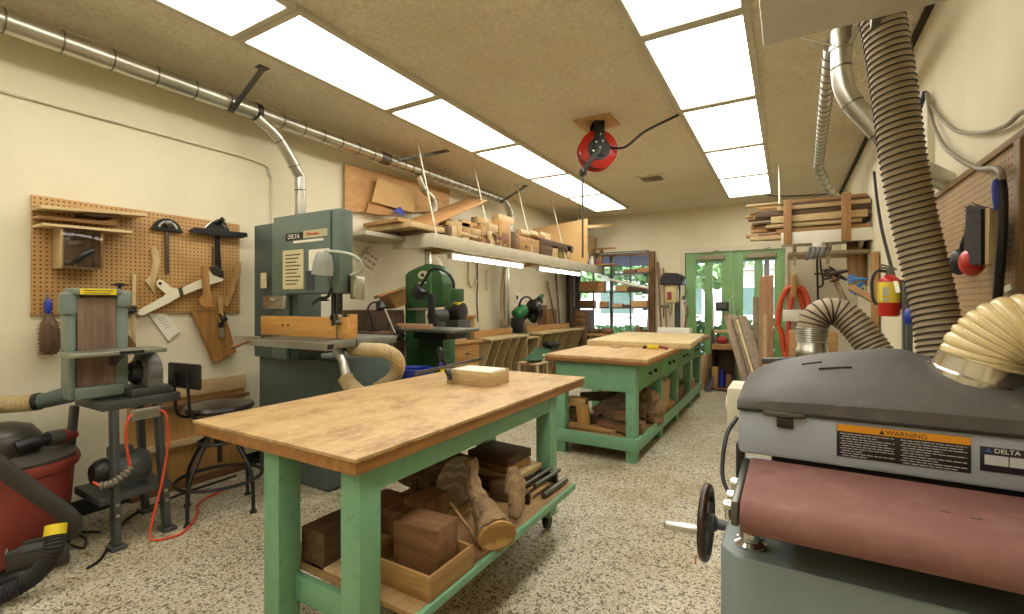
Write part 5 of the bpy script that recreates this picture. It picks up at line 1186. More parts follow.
build('warning_triangle', MB().prism([(.186,1.3964,.9925),(.197,1.3964,.9925),(.1915,1.3964,1.003)], (0,-.0006,0)), INK, wl)
rnd = random.Random(5)
tm = MB()
for cx0, cx1 in ((.110,.215),(.226,.340)):
    for k in range(10):
        z = .9845-k*.0058; w_ = cx1-cx0; n_ = 5
        xx = cx0 + (.004 if k % 2 else 0)
        end = cx0+w_*(rnd.uniform(.4,1) if k % 2 else 1)
        while xx < end:
            l_ = rnd.uniform(.006,.016); tm.box(xx, min(xx+l_, end), 1.3966, 1.3974, z-.0009, z+.0009); xx += l_+.0022
t_ = build('small_print', tm, paint('label_print', (176,176,176), .6), wl)
dl = build('rating_plate', MB().box(.361,.50,1.3975,1.3995,.938,.991,.0006), paint('plate_black', (24,25,34), .35, .05), o)
text(dl, 'brand_lettering', 'DELTA', .0135, (.383,1.3971,.9795), (R(90),0,0), WHITE, .0003)
build('brand_emblem', MB().prism([(.368,1.3972,.9795),(.380,1.3972,.9795),(.374,1.3972,.9895)], (0,-.0005,0)), paint('emblem_blue', (50,80,150), .4), dl)
build('plate_field', MB().box(.368,.405,1.3966,1.3974,.953,.974).box(.407,.43,1.3966,1.3974,.953,.974).box(.432,.495,1.3966,1.3974,.953,.974), paint('plate_white', (190,192,194), .5), dl)
# feed belt
BR = .034
pf = [(1.40,.892),(1.06+BR,.892)]+[(1.06+BR-BR*math.sin(math.pi*k/10)-0, .858+BR*math.cos(math.pi*k/10)) for k in range(1,11)]+[(1.40,.824)]
BELT = blotch('worn_feed_belt', (126,84,76), (112,72,66), (140,102,92), 3, .75, (1,1,1))
build('feed_belt', MB().prism([Vector((-.085,y,z)) for y, z in pf], (.725,0,0), .001), BELT, o)
build('belt_slit', MB().box(.26,.275,1.225,1.228,.892,.8925).box(.30,.318,1.215,1.218,.892,.8925), INK, o)
build('belt_side', MB().box(-.104,-.088,1.09,1.42,.832,.884,.003), IRON, o)
for y, z, r_ in ((1.12,.862,.010),(1.19,.858,.012),(1.27,.862,.010)): build('adjuster', MB().cyl((-.12,y,z),(-.10,y,z),r_,n=12).cyl((-.112,y,z-.03),(-.112,y,z+.01),.007,n=10), CHROME, o)
for x, y, r_ in ((-.075,1.22,.034),(-.02,1.30,.016)):
    fl = build('column_flange', MB().lathe([(r_,.0),(r_,.006),(r_*.75,.010),(r_*.6,.012),(r_*.6,.03),(r_*.4,.034)], (x,y,.741), (0,0,1), 24), CHROME, o)
    for k in range(3):
        a = 2*math.pi*k/3+.6; build('flange_bolt', MB().lathe([(.006,0),(.006,.006),(.002,.008)], (x+r_*.85*math.cos(a), y+r_*.85*math.sin(a), .747), (0,0,1), 6), STEEL, fl)
build('lift_screw', MB().hose([(-.075,1.22,.775),(-.075,1.22,.80),(-.075,1.22,.824)], .013, .006, .003, 16), CHROME, o)
build('side_box', MB().box(-.175,-.118,1.72,1.90,.88,1.02,.006).cyl((-.185,1.80,.95),(-.15,1.80,.95),.03,n=20), CREAM, o)
build('side_post', MB().box(-.125,-.105,1.45,1.49,.74,.91,.003), BLACK, o)
build('side_cable', MB().tube(catmull([(-.135,1.60,.95),(-.16,1.55,.90),(-.165,1.50,.80),(-.14,1.47,.75)],6), .006, 8), BLACK, o)
build('rear_bar', MB().beam(at(762,361,Y=1.95), at(803,360,Y=1.95), .02, .02, .002), DKGREY, o)
# hand wheel
wc = Vector((-.195,1.40,.695))
hw = build('hand_wheel', MB().torus(wc, (1,0,0), .092, .0115, 48, 12), paint('worn_black_wheel', (52,34,26), .3, .4, scale=14, dirt=(130,60,36)), o)
for k in range(3):
    a = 2*math.pi*k/3+.3; build('spoke', MB().beam(wc+Vector((.008,0,0)), wc+Vector((0,.088*math.cos(a),.088*math.sin(a))), .016, .010, .003), DKGREY, hw)
build('hub', MB().lathe([(.018,-.01),(.024,-.006),(.024,.02),(.014,.03),(.012,.075)], wc, (1,0,0), 20), DKGREY, hw)
hk = wc+Vector((0,-.088,.012))
build('crank_handle', MB().lathe([(.008,.0),(.009,-.006),(.011,-.012),(.0135,-.05),(.012,-.09),(.005,-.096)], hk, (1,.0,.06), 18), ALU, hw)
tx = text(hw, 'wheel_lettering', 'O', .035, wc+Vector((-.013,-.08,-.075)), (R(90),0,R(-90)), ORANGE); 
# hood hose
fc = Vector((.41,1.63,1.118)); fn = Vector((.30,-.10,.95)).normalized()
build('hose_flange', MB().lathe([(.100,-.02),(.100,.0),(.088,.004),(.085,.04),(.080,.042)], fc, fn, 36), CHROME, o)
build('flange_bolt', MB().cyl(fc+Vector((-.11,.0,.01)), fc+Vector((-.085,.0,.02)), .012, n=14).ball(fc+Vector((-.108,0,.012)), .014), STEEL, o)
hp = [fc+fn*.03, fc+fn*.08, fc+fn*.08+Vector((.045,-.01,.045)), fc+Vector((.14,-.03,.125)), fc+Vector((.18,-.10,.12)), fc+Vector((.18,-.22,.08)), fc+Vector((.20,-.5,.0))]
o = thing('hood_hose', 'translucent cream ribbed hose rising from the drum sander hood', 'hose', hp[0]); ribbed(o, hp, .080, .0155, .006, HOSEC, WIREL, .0022)
# ============================================================ OVERHEAD AT THE RIGHT
o = thing('air_cleaner', 'white box-shaped air cleaner hanging from the ceiling at the upper right', 'air cleaner', (.27,1.3,2.2), 0)
build('housing', MB().box(-.074,.62,.75,1.862,2.20,2.62,.006), paint('white_cleaner', (206,202,184), .5, .05), o)
build('bracket', MB().box(.23,.255,1.865,1.90,2.19,2.30,.002), IRON, o)
for x in (0,.55):
    for y in (.85,1.75): build('hanger', MB().cyl((x,y,2.62),(x,y,HC),.006,n=8), STEEL, o)
hs = [at(876,-12,Y=2.10), at(886,40,Y=2.10), at(895,100,Y=2.10), at(903,160,Y=2.10), at(914,220,Y=2.12), at(928,280,Y=2.12), at(938,330,Y=2.10), at(942,365,Y=2.08), at(942,395,Y=2.05), Vector((.43,2.06,.7)), Vector((.42,2.06,.06))]
o = thing('flex_hose', 'wide brown ribbed hose hanging from the ceiling behind the drum sander', 'hose', hs[-1]); ribbed(o, hs, .062, .0215, .002, HOSEB, WIRED, .0036)
def bigpipe(name, pts, r, label, pitch=.2): return spiral_duct(name, pts, r, label, pitch, n=6)
bigpipe('ceiling_pipe', [at(840,-10,Y=3.0), at(841,40,Y=3.0), at(842,78,Y=3.0), at(850,100,Y=3.0), at(870,122,Y=3.0), at(905,160,Y=3.0), Vector((.68,3.0,1.87))], .047, 'galvanised elbow pipe coming down from the ceiling at upper right', .22)
single('pipe_clamp', MB().cyl(at(841,46,Y=3.0), at(841,50,Y=3.0), .054, n=28).cyl(at(801,38,Y=2.95), at(832,45,Y=2.95), .006, n=8).cyl(at(850,44,Y=2.95), at(862,22,Y=2.95), .012, n=8), STEEL, 'steel hanger clamp around the elbow pipe under the air cleaner', 'pipe clamp')
a1 = Vector((.215,3.2,2.76)); a2 = Vector((.27,5.75,2.76))
bigpipe('spiral_pipe', [a1, a1.lerp(a2,.5), a2-Vector((0,.2,0)), a2+Vector((.01,.05,-.05)), Vector((.36,6.15,2.60)), Vector((.50,6.4,2.45)), Vector((.52,6.42,2.3))], .042, 'thin galvanised spiral pipe under the ceiling leading to the lumber rack', .11)
single('ceiling_wire', MB().tube(catmull([at(750,190,Y=8.2), at(775,196,Y=8.0), at(815,195,Y=7.5), at(838,193,Y=7.0)],6), .010, 8), BLACK, 'black wire running along the ceiling above the lumber rack', 'cable')
single('rack_rod', MB().cyl(at(779,163,Z=HC), at(779.5,204,Y=5.45), .009, n=8), CREAM, 'cream rod hanging from the ceiling to the left end of the lumber rack', 'rod')
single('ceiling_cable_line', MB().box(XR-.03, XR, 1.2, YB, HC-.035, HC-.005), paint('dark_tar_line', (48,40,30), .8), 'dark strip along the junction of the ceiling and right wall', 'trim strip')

# ============================================================ RIGHT WALL
def RW(px, py, off=.0): return at(px, py, X=XR-off)
def rshape(mb, pts, off, th, bev=0): return mb.prism([RW(x,y,off) for x,y in pts], (-th,0,0), bev)
o = thing('pegboard', 'brown pegboard with wooden frame on the right wall behind the sander hose', 'pegboard', (XR,2.6,1.15))
build('panel', MB().box(XR-.03,XR-.022,1.5,3.30,1.15,1.835), M_PEG2, o)
build('frame', MB().box(XR-.04,XR,1.5,3.32,1.835,1.86,.002).box(XR-.04,XR,3.30,3.32,1.15,1.835,.002), wood('peg_frame', (156,124,82), (122,92,58), 'y'), o)
build('cross_post', MB().box(XR-.045,XR-.03,2.12,2.17,1.15,1.835,.002), wood('peg_post', (168,134,86), (130,98,60), 'z'), o)
o = thing('floor_brush', 'large black bristle brush with blue handle hanging on the right pegboard', 'brush', (XR-.06,2.35,1.5))
build('back', rshape(MB(), [(993,208),(999.5,207),(998.5,264),(992.5,266)], .075, .025, .002), W_PINE_Z, o)
bm_ = MB(); rnd = random.Random(2)
A0, A1, B0, B1 = RW(975,205,.08), RW(971,262,.08), RW(993,208,.08), RW(993,265,.08)
bm_.prism([B0,B1,B1.lerp(A1,.85),B0.lerp(A0,.85)], (-.03,0,0))
for i in range(260):
    u = rnd.random(); w_ = rnd.uniform(-.03,.0)
    s_ = B0.lerp(B1,u)+Vector((w_,0,0)); e_ = A0.lerp(A1,u)+Vector((w_,0,rnd.uniform(-.012,.012))); e_ = s_.lerp(e_, rnd.uniform(.85,1.05))
    bm_.cyl(s_, e_, .003, .0012, 4)
build('bristles', bm_, paint('dark_bristles', (40,32,28), .9), o)
build('handle', MB().tube([RW(998,210,.09),RW(998,200,.09),RW(997,188,.09),RW(996.5,180,.09)], [.010,.014,.015,.010], 14), BLUE, o)
o = thing('ear_defenders', 'red and black ear defenders hanging on the right pegboard below the brush', 'ear defenders', (XR-.06,2.6,1.4))
c = RW(972,262,.09)
build('cup', MB().ball(c, .062, .6, 1, .85, 24), REDB, o); c2 = RW(959,262,.07)
build('cushion', MB().ball(c2, .055, .6, .8, 1.0, 20), BLACK, o)
build('band', MB().tube(catmull([RW(962,258,.08),RW(963,245,.08),RW(968,232,.08),RW(971,226,.08)],6), .010, 10), BLACK, o)
single('black_hose', MB().tube(catmull([RW(1001,178,.08),RW(1003,200,.08),RW(1002,240,.08),RW(999,280,.08),RW(996,320,.08)],6), .013, 14), BLACK, 'thick black hose hanging beside the brush on the right pegboard', 'hose')
single('paper_tag', rshape(MB(), [(1004,287),(1011,283.5),(1013,289),(1006,293)], .04, .003), PAPER, 'small white tag on the right pegboard beside the black hose', 'tag')
single('wall_cable', MB().tube(catmull([RW(925,94,.02),RW(936,112,.02),RW(955,130,.02),RW(980,133,.02),RW(1005,126,.02),RW(1022,112,.02),RW(1040,108,.02)],8), .008, 8), paint('grey_cable', (150,142,120), .5), 'grey cable swagging along the right wall near the ceiling', 'cable')
single('wall_cable', MB().tube(catmull([RW(927,93,.03),RW(931,118,.03),RW(942,143,.03),RW(958,158,.03),RW(978,168,.04),RW(994,168,.06),RW(1001,172,.08),RW(1002,180,.08)],8), .010, 8), paint('grey_cable2', (142,134,114), .5), 'grey cable drooping from the wall bracket down to the black hose', 'cable')
single('blue_connector', MB().beam(RW(916,120,.03), RW(925,92,.03), .022, .02, .004), paint('navy_plastic', (36,46,88), .4), 'navy blue connector at the top of the grey wall cables', 'connector')
single('white_wall_panel', rshape(MB(), [(921,118),(934,100),(935,196),(925,205)], .0, .03, .002), CREAM, 'narrow cream panel strip on the right wall behind the ribbed hose', 'panel')
# extinguisher
o = thing('fire_extinguisher', 'red fire extinguisher with yellow label on the right wall near the lumber rack', 'fire extinguisher', (.61,4.1,1.2))
c = at(889,315,X=.60); c.z = 1.215
build('cylinder', MB().lathe([(.05,0),(.06,.01),(.062,.03),(.062,.23),(.055,.255),(.03,.28),(.022,.285)], c, (0,0,1), 32), REDB, o)
build('label', MB().lathe([(.0632,.095),(.0632,.235)], c, (0,0,1), 32, cap=False), paint('label_yellow', (226,200,60), .4), o)
build('label_panel', MB().box(c.x-.045,c.x-.01,c.y-.067,c.y-.05,c.z+.14,c.z+.20).box(c.x-.045,c.x-.01,c.y-.067,c.y-.05,c.z+.105,c.z+.125), paint('label_grey', (190,186,160), .5), o)
build('valve', MB().cyl(c+Vector((0,0,.285)),c+Vector((0,0,.32)),.018,n=14).beam(c+Vector((-.05,-.02,.335)),c+Vector((.04,.0,.32)),.016,.012,.002).beam(c+Vector((-.045,-.02,.355)),c+Vector((.03,0,.33)),.016,.01,.002), IRON, o)
build('hose', MB().tube(catmull([c+Vector((-.02,0,.31)),c+Vector((-.07,-.01,.31)),c+Vector((-.095,-.01,.24)),c+Vector((-.09,-.01,.13)),c+Vector((-.07,-.02,.08))],6), .010, 10), BLACK, o)
build('inspection_tag', MB().prism([at(893,281,X=.57),at(897,281,X=.57),at(900,292,X=.57),at(896,293,X=.57)], (.003,0,0)), PAPER, o)
build('wall_bracket', MB().box(.66,XR,c.y-.03,c.y+.03,c.z+.05,c.z+.25,.002), DKGREY, o)
single('wall_cable', MB().tube(catmull([RW(874,172,.04),RW(877,200,.04),RW(882,230,.04),RW(890,262,.04),RW(894,277,.04)],6), .012, 8), BLACK, 'black cable hanging on the right wall above the fire extinguisher', 'cable')
o = thing('ear_defenders', 'blue ear defenders hanging below the fire extinguisher', 'ear defenders', (XR-.05,3.8,1.2))
c = at(910,317,X=XR-.06); build('cup', MB().ball(c, .05, .7, 1, 1.1, 20), BLUE, o); build('cushion', MB().ball(c+Vector((.02,.03,0)), .05, .5, .9, 1.05, 20), BLACK, o)
build('band', MB().tube(catmull([c+Vector((0,.02,.03)),c+Vector((0,.03,.10)),c+Vector((.03,.02,.16))],5), .010, 8), BLACK, o)
single('door_stop_post', MB().box(XR-.03,XR,3.95,4.02,0,1.45,.003).box(XR-.03,XR,3.86,3.90,0,1.3,.003), DKGREY, 'dark metal uprights on the right wall below the fire extinguisher', 'post')

# ============================================================ LUMBER RACK
LY_ = 5.5
o = thing('lumber_rack', 'white lumber rack shelf with two orange-brown uprights at the right wall', 'rack', (.2,5.6,1.9))
a, b = at(781,244,Y=LY_), at(876,231,Y=LY_)
build('shelf', MB().box(a.x, XR-.001, LY_+.0, LY_+.55, 1.93, 1.96, .002), WHITE, o)
build('front_rail', MB().box(a.x, XR-.001, LY_-.02, LY_, 1.90, 2.02, .003), WHITE, o)
for x0, x1, yt in ((783.5,791.5,200),(841.5,851,193)):
    p0, p1 = at(x0,yt,Y=LY_-.04), at(x1,yt,Y=LY_-.04)
    build('upright', MB().box(p0.x,p1.x,LY_-.05,LY_-.02,1.90-.0,p0.z,.002), wood('rack_upright', (190,146,92), (152,110,64), 'z', indiv=.15), o)
for x in (.05,.35,.6): build('support_arm', MB().prism([(x,LY_+.0,1.93),(x,LY_+.5,1.93),(x,LY_+.5,1.72)], (.03,0,0)), CREAM, o)
single('rack_ledge', MB().box(.0,XR-.001,5.62,6.2,1.80,1.83,.002), paint('dusty_ledge', (170,156,124), .7), 'dusty ledge under the white lumber rack shelf', 'shelf')
lum = [ # px left, px right, py top, py bottom at front plane, material, colour words, y offset, name
 (750,812,235,239,'p','short pale lath projecting left at the bottom of the lumber stack',.02),
 (746,800,233.5,236,'o','tan batten whose left end sticks out lowest on the lumber rack',.12),
 (758,848,231,234,'r','thin reddish board low in the lumber stack',.03),
 (751,790,229,231.5,'o','short tan board with its end left of the first upright',.14),
 (776,870,226.5,230.5,'o','long honey board in the lower middle of the lumber stack',.02),
 (751,800,222.5,228,'o','stubby brown block end at the left of the lumber stack',.25),
 (766,862,221.5,225,'p','cream board in the middle of the lumber stack with a notched left end',.03),
 (752,848,219.5,221.5,'r','slim reddish strip in the middle of the lumber stack',.16),
 (771,868,213,219.5,'p','wide pale peach board in the middle of the lumber stack',.02),
 (753,785,214,218,'o','two-tone tan board end left of the wide peach board',.15),
 (745,788,213.5,216,'p','pale board end reaching farthest left on the rack',.28),
 (755,874,207,213,'d','dark brown long plank in the upper lumber stack',.04),
 (750,790,209.5,212,'p','narrow cream strip above the farthest left board end',.2),
 (777,873,202.5,206.5,'p','pale long plank near the top of the lumber stack',.02),
 (746,786,203,205,'p','thin pale strip topmost at the left of the lumber stack',.12),
 (780,874,199.5,202,'d','dark thin board lying on top of the lumber stack',.1),
 (820,875,228.5,230.5,'d','dark board end at the right wall low in the stack',.2),
 (850,875,214,221,'d','dark brown board end at the right wall in mid stack',.12),
 (854,875,206,212,'d','dark board end beside the right wall high in the stack',.2),
]
lum += [(764,846,237.5,240,'p','pale lath just above the white rack rail',.06),
 (757,800,225,228.5,'o','honey offcut end between the stubby brown block and the reddish strip',.2),
 (748,792,217,219,'r','reddish lath end just under the farthest left board',.22),
 (765,872,209.5,212.5,'o','long honey board under the dark plank near the stack top',.25),
 (758,846,203.5,206,'o','tan board behind the topmost pale strip',.3),
 (795,872,223,226,'r','reddish board ending near the right wall in the lower stack',.3),
 (790,870,196.5,199.5,'o','honey board lying highest at the back of the rack',.3)]
LM = {'p': W_PINE_X, 'o': W_OAK_X, 'r': W_RED_X, 'd': W_DK_X}
for k, (x0, x1, y0, y1, m_, lb, off) in enumerate(lum):
    Yp = LY_+off
    a, b = at(x0,(y0+y1)/2,Y=Yp), at(x1,(y0+y1)/2,Y=Yp); zc = at((x0+x1)/2,(y0+y1)/2,Y=Yp).z; th = (y1-y0)*4.75/470
    b.x = min(b.x, XR-.01)
    single('lumber_board', MB().box(a.x,b.x,Yp,Yp+.10,max(1.965,zc-th/2),max(1.965,zc-th/2)+th,.002), LM[m_], lb, 'board', 'boards on the lumber rack')
o = thing('scraper_fan', 'fan of grey metal tool plates clipped under the lumber rack', 'tools', (.2,5.5,1.8))
a = at(817,246,Y=LY_-.03)
build('clip', MB().box(a.x-.04,a.x+.04,LY_-.06,LY_-.022,a.z-.03,a.z+.03,.003), WHITE, o)
for k in range(5):
    p0 = at(812+k*4.2,247,Y=LY_-.06-k*.012); p1 = at(805.5+k*5.4,260-k*1.1,Y=LY_-.06-k*.012)
    build('plate', MB().beam(p0,p1,.008,.045,.001), IRON, o)

# ============================================================ ALCOVE UNDER THE RACK
struct('partition', MB().box(-.0, XR, 6.6, 6.64, 0, 1.86).box(-.03,0,6.57,6.66,0,1.9), paint('cream_panel_board', (206,198,174), .6, .06))
bpy.data.objects['partition'].name = 'wall_alcove'
QY = 6.56
lp_ = []
for k in range(29):
    a = 2*math.pi*k/28
    lp_.append(at(791.5+13.5*math.cos(a)*(1 if math.sin(a) > 0 else .75), 325-38*math.sin(a), Y=QY-.03))
o = thing('orange_hose', 'orange hose coiled in a loop hanging by the green door', 'hose', (.05,QY,1))
build('loop', MB().tube(lp_, .030, 12), ORANGE, o)
build('inner_loop', MB().tube(catmull([at(788,352,Y=QY-.08),at(789,320,Y=QY-.08),at(793,292,Y=QY-.08),at(801,288,Y=QY-.08),at(808,300,Y=QY-.08),at(812,325,Y=QY-.08),at(808,352,Y=QY-.08)],5), .026, 12), ORANGE, o)
single('hose_peg', MB().box(at(791,275,Y=QY-.1).x, at(797,275,Y=QY-.1).x, QY-.16, QY+.03, at(794,298,Y=QY-.1).z, at(794,274,Y=QY-.1).z, .02), W_OAK_Z, 'rounded wooden peg block holding the orange hose', 'peg')
a, b = at(783,321,Y=QY-.2), at(812,310,Y=QY-.2)
single('white_tray', MB().box(a.x,b.x,QY-.28,QY-.14,a.z,b.z,.004), WHITE, 'white box rail in front of the orange hose loop', 'box')
a, b = at(789,352,Y=5.2), at(838,333,Y=5.2)
single('wood_bench_block', MB().box(a.x,b.x,5.2,5.5,0,b.z,.004), W_OAK_X, 'honey wood block bench behind the metal elbow pipe', 'bench')
single('bar_clamp', MB().cyl(at(817,258,Y=QY-.03),at(818,300,Y=QY-.03),.012,n=8).box(at(814,277,Y=QY-.05).x,at(821,277,Y=QY-.05).x,QY-.06,QY-.03,1.64,1.66), BLACK, 'straight black bar clamp hanging on the cream alcove panel', 'clamp')
single('bar_clamp', MB().tube(catmull([at(820,258,Y=QY-.04),at(821,268,Y=QY-.04),at(823,280,Y=QY-.04),at(822,286,Y=QY-.04),at(818.5,287,Y=QY-.04)],4),.011,8), BLACK, 'hooked black clamp beside the straight one on the alcove panel', 'clamp')
def toward(p, q, k):
    d = q-p; return p+d*min(k, (XR-.08-p.x)/max(d.x, .001))
GY = 5.3
def glove(name, cx, cy, Y, s, mat, label, ang):
    m = MB(); c = at(cx, cy, Y=Y)
    def q(u, v, w=0):
        ca, sa = math.cos(ang), math.sin(ang); return c+Vector(((u*ca-v*sa)*s, w*s, (u*sa+v*ca)*s))
    m.tube([q(-.02,0),q(.05,0),q(.11,0),q(.15,0)], [.03*s,.042*s,.048*s,.03*s], 12, flat=.5)
    for k in range(4): m.tube([q(.13,-.04+k*.027),q(.18,-.048+k*.032),q(.225-.01*abs(k-1.5),-.05+k*.033,-.01)], [.014*s,.013*s,.010*s], 8)
    m.tube([q(.05,.035),q(.09,.075),(q(.115,.095))], [.016*s,.014*s,.010*s], 8)
    single(name, m, mat, label, 'glove')
glove('work_glove', 846, 271, GY, .85, paint('dark_brown_leather', (58,44,32), .7, .3), 'dark brown work glove hung upper left of the blue gloves', R(190))
glove('work_glove', 845, 279, GY+.05, .8, paint('dark_brown_leather2', (50,38,30), .7, .3), 'smaller dark work glove hanging just under the dark brown one', R(150))
glove('rubber_glove', 866, 279, GY-.08, .62, LBLUE, 'upper light blue rubber glove draped over a tan post by the right wall', R(178))
glove('rubber_glove', 864, 283, GY-.04, .6, LBLUE, 'lower light blue rubber glove hanging down beneath the other', R(222))
single('tan_pipe', MB().tube([at(857,240,Y=5.9),at(857,262,Y=5.9),at(858,285,Y=5.9)],[.09,.085,.08],20), wood('tan_tube', (178,142,98), (146,108,68), 'z'), 'fat tan cardboard tube standing in the corner under the rack', 'tube')
single('leaning_plank', MB().beam(at(833,276,Y=5.6), toward(at(833,276,Y=5.6), at(858,330,Y=5.4), 2.6), .04, .10, .002, up=(0,1,0)), W_RED_Z, 'reddish plank leaning diagonally behind the dark gloves', 'plank')
single('leaning_plank', MB().beam(at(852,288,Y=5.3), at(878,302,Y=5.2), .05, .14, .002, up=(0,1,0)), W_OAK_X, 'tan plank under the blue gloves at the right wall', 'plank')
single('leaning_plank', MB().beam(at(838,286,Y=5.5), toward(at(838,286,Y=5.5), at(862,345,Y=5.3), 2.0), .03, .09, .002, up=(0,1,0)), W_GREY, 'grey-brown plank leaning below the dark gloves', 'plank')
single('leaning_plank', MB().box(XR-.05,XR-.01,5.05,5.2,.7,1.75,.002), W_OAK_Z, 'honey plank standing against the right wall beside the blue gloves', 'plank')
# middle ribbed hose with pipe
o = thing('collector_hose', 'brown ribbed hose arching from a metal pipe behind the sander', 'hose', (.12,3.1,0))
pp = at(812,340,Y=3.1)
build('pipe', MB().lathe([(.072,0),(.072,1.0),(.079,1.01),(.079,1.05),(.072,1.06),(.072,1.13)], (pp.x,pp.y,0), (0,0,1), 28), STEEL, o)
hh = [Vector((pp.x,3.1,1.12)), at(813,325,Y=3.1)+Vector((0,0,.01)), at(822,313,Y=3.1), at(838,312,Y=3.1), at(855,325,Y=3.08), at(872,347,Y=3.05), at(890,375,Y=3.0), at(900,410,Y=2.95)]
ribbed(o, hh, .072, .024, .002, HOSEB, WIRED, .0042)
build('coupling', MB().hose([(pp.x,3.1,1.09),(pp.x,3.1,1.13),(pp.x,3.1,1.17)], .077, .012, .008, 28), STEEL, o)

# ============================================================ BACK OF THE ROOM
o = thing('drill_press', 'drill press with black belt cover and cream head left of the green doors', 'drill press', (-1.55,7.9,0))
c = at(675,300,Y=7.9)
cx, cy = c.x, 7.9
def zz(y): return at(675,y,Y=7.9).z
build('base', MB().box(cx-.2,cx+.2,cy-.28,cy+.15,0,.04,.01), IRON, o)
build('column', MB().cyl((cx+.03,cy+.05,.04),(cx+.03,cy+.05,zz(285)),.045,n=24), DKGREY, o)
build('head', MB().box(cx-.13,cx+.06,cy-.16,cy+.18,zz(303),zz(284),.04), paint('cream_head', (196,180,134), .4), o)
build('belt_cover', MB().prism([(cx-.20,cy-.2,zz(285)),(cx-.19,cy-.2,zz(277)),(cx-.12,cy-.2,zz(273)),(cx+.08,cy-.2,zz(274)),(cx+.14,cy-.2,zz(279)),(cx+.14,cy-.2,zz(285))], (0,.42,0), .012), BLACK, o)
build('front_plate', MB().box(cx-.09,cx-.02,cy-.165,cy-.158,zz(300),zz(292),.002), RED, o)
build('quill', MB().cyl((cx-.06,cy-.08,zz(304)),(cx-.06,cy-.08,zz(313)),.035,n=18).cyl((cx-.06,cy-.08,zz(313)),(cx-.06,cy-.08,zz(317)),.012,n=10), STEEL, o)
build('feed_handle', MB().cyl((cx+.12,cy-.05,zz(298)),(cx+.18,cy-.05,zz(298)),.03,n=14).beam((cx+.17,cy-.05,zz(298)),(cx+.19,cy-.12,zz(310)),.016,.016).beam((cx+.17,cy-.05,zz(298)),(cx+.19,cy+.08,zz(292)),.016,.016).beam((cx+.17,cy-.05,zz(298)),(cx+.19,cy+.03,zz(311)),.016,.016), IRON, o)
build('depth_rod', MB().cyl((cx-.15,cy-.14,zz(306)),(cx-.15,cy-.14,zz(318)),.012,n=8).box(cx-.19,cx-.08,cy-.18,cy-.10,zz(308),zz(305)), IRON, o)
build('table', MB().cyl((cx-.02,cy-.05,.80),(cx-.02,cy-.05,.83),.2,n=32), IRON, o)
build('cable', MB().tube(catmull([(cx+.14,cy,zz(302)),(cx+.20,cy,zz(312)),(cx+.17,cy,zz(320)),(cx+.15,cy,.9)],5), .012, 8), RED, o)
a, b = at(658,334,Y=7.4), at(690,328.5,Y=7.4)
single('white_box', MB().box(a.x,b.x,7.35,7.6,.0,b.z,.006), WHITE, 'white chest standing behind the far end of the drawer workbench', 'chest')
for k,(x,lb) in enumerate(((658.5,'thin lath leaning on the back wall just right of the window'),(664,'second thin lath leaning between the window and the drill press'))):
    single('leaning_strip', MB().beam(at(x+3,334,Y=8.35), at(x-1,262+k*6,Y=8.54), .03,.02), W_OAK_Z if k else W_RED_Z, lb, 'stick')
# shelves across the window and what stands on them
WY = 8.28
for y, nm, n_ in ((307.5,'lower','lower'),(291.5,'middle','middle'),(273.5,'upper','upper')):
    a, b = at(577,y,Y=WY), at(652,y,Y=WY)
    z = (at(615,y,Y=WY)).z
    o = thing('window_shelf', n_+' thin dark shelf across the back window', 'shelf', ((a.x+b.x)/2,WY,z), 0)
    build('board', MB().box(-3.55 if n_ != 'upper' else -2.95, -2.12, WY, YB-.04, z-.018, z, .001), DKGREY, o)
    for x in (-3.5,-2.2): build('bracket', MB().box(x,x+.02,WY+.02,YB-.03,z-.05,z-.018), DKGREY, o)
GWS = 'things on the window shelves'
wi = [(579,280,604,291,CARD,'wide brown cardboard piece at the left of the middle window shelf','cardboard'),
 (615,284.5,627,291,CARDL,'tan box in the middle of the middle window shelf','box'),
 (628,286,646,291,W_DK_X,'dark long box at the right of the middle window shelf','box'),
 (578,300,594,307,W_RED_X,'reddish box at the left end of the lower window shelf','box'),
 (599,301,607,307,W_OAK_X,'small round-cornered tan block on the lower window shelf','block'),
 (612,303,622,307,W_PINE_X,'flat pale block on the lower window shelf','block'),
 (623,304,630,307,W_DK_X,'flat dark block on the lower window shelf','block'),
 (631,300,647,307,CARDL,'large tan box at the right end of the lower window shelf','box'),
 (623,268.5,636,273,W_RED_X,'reddish block on the upper window shelf left','block'),
 (637,267.5,649,273,W_OAK_X,'brown block on the upper window shelf right','block')]
for x0,y0,x1,y1,mt,lb,ct in wi:
    a, b = at(x0,y1,Y=WY+.03), at(x1,y0,Y=WY+.03); zb = at(615,y1+.5,Y=WY).z
    single(ct if ct != 'cardboard' else 'cardboard_piece', MB().box(a.x,b.x,WY+.03,WY+.16,zb,zb+(b.z-a.z),.01), mt, lb, ct, GWS)
single('white_pipe', MB().cyl(at(607,279,Y=WY-.06), at(648,288,Y=WY-.08), .022, n=14), WHITE, 'white diagonal pipe in front of the window shelves', 'pipe')
o = thing('perforated_angle', 'dark perforated steel angle along the left side of the window', 'angle iron', (-3.6,WY,0))
a = at(571,300,Y=WY)
build('upright', MB().box(a.x-.02,a.x+.03,WY,WY+.01,.0,2.28), DKGREY, o)
m = MB()
for k in range(44): m.cyl((a.x+.005,WY-.001,.6+k*.038),(a.x+.005,WY+.0,.6+k*.038),.009,n=8)
x = build('holes', m, paint('pale_hole_dots', (220,216,210), .6), o); x['kind'] = 'stuff'
o = thing('perforated_angle', 'dark perforated steel angle running across the top of the window', 'angle iron', (-2.8,WY,2.2))
zt = at(630,252.5,Y=WY).z
build('bar', MB().box(-3.0,-2.1,WY,WY+.01,zt-.025,zt+.025), DKGREY, o)
m = MB()
for k in range(22): m.cyl((-2.98+k*.04,WY-.001,zt),(-2.98+k*.04,WY,zt),.010,n=8)
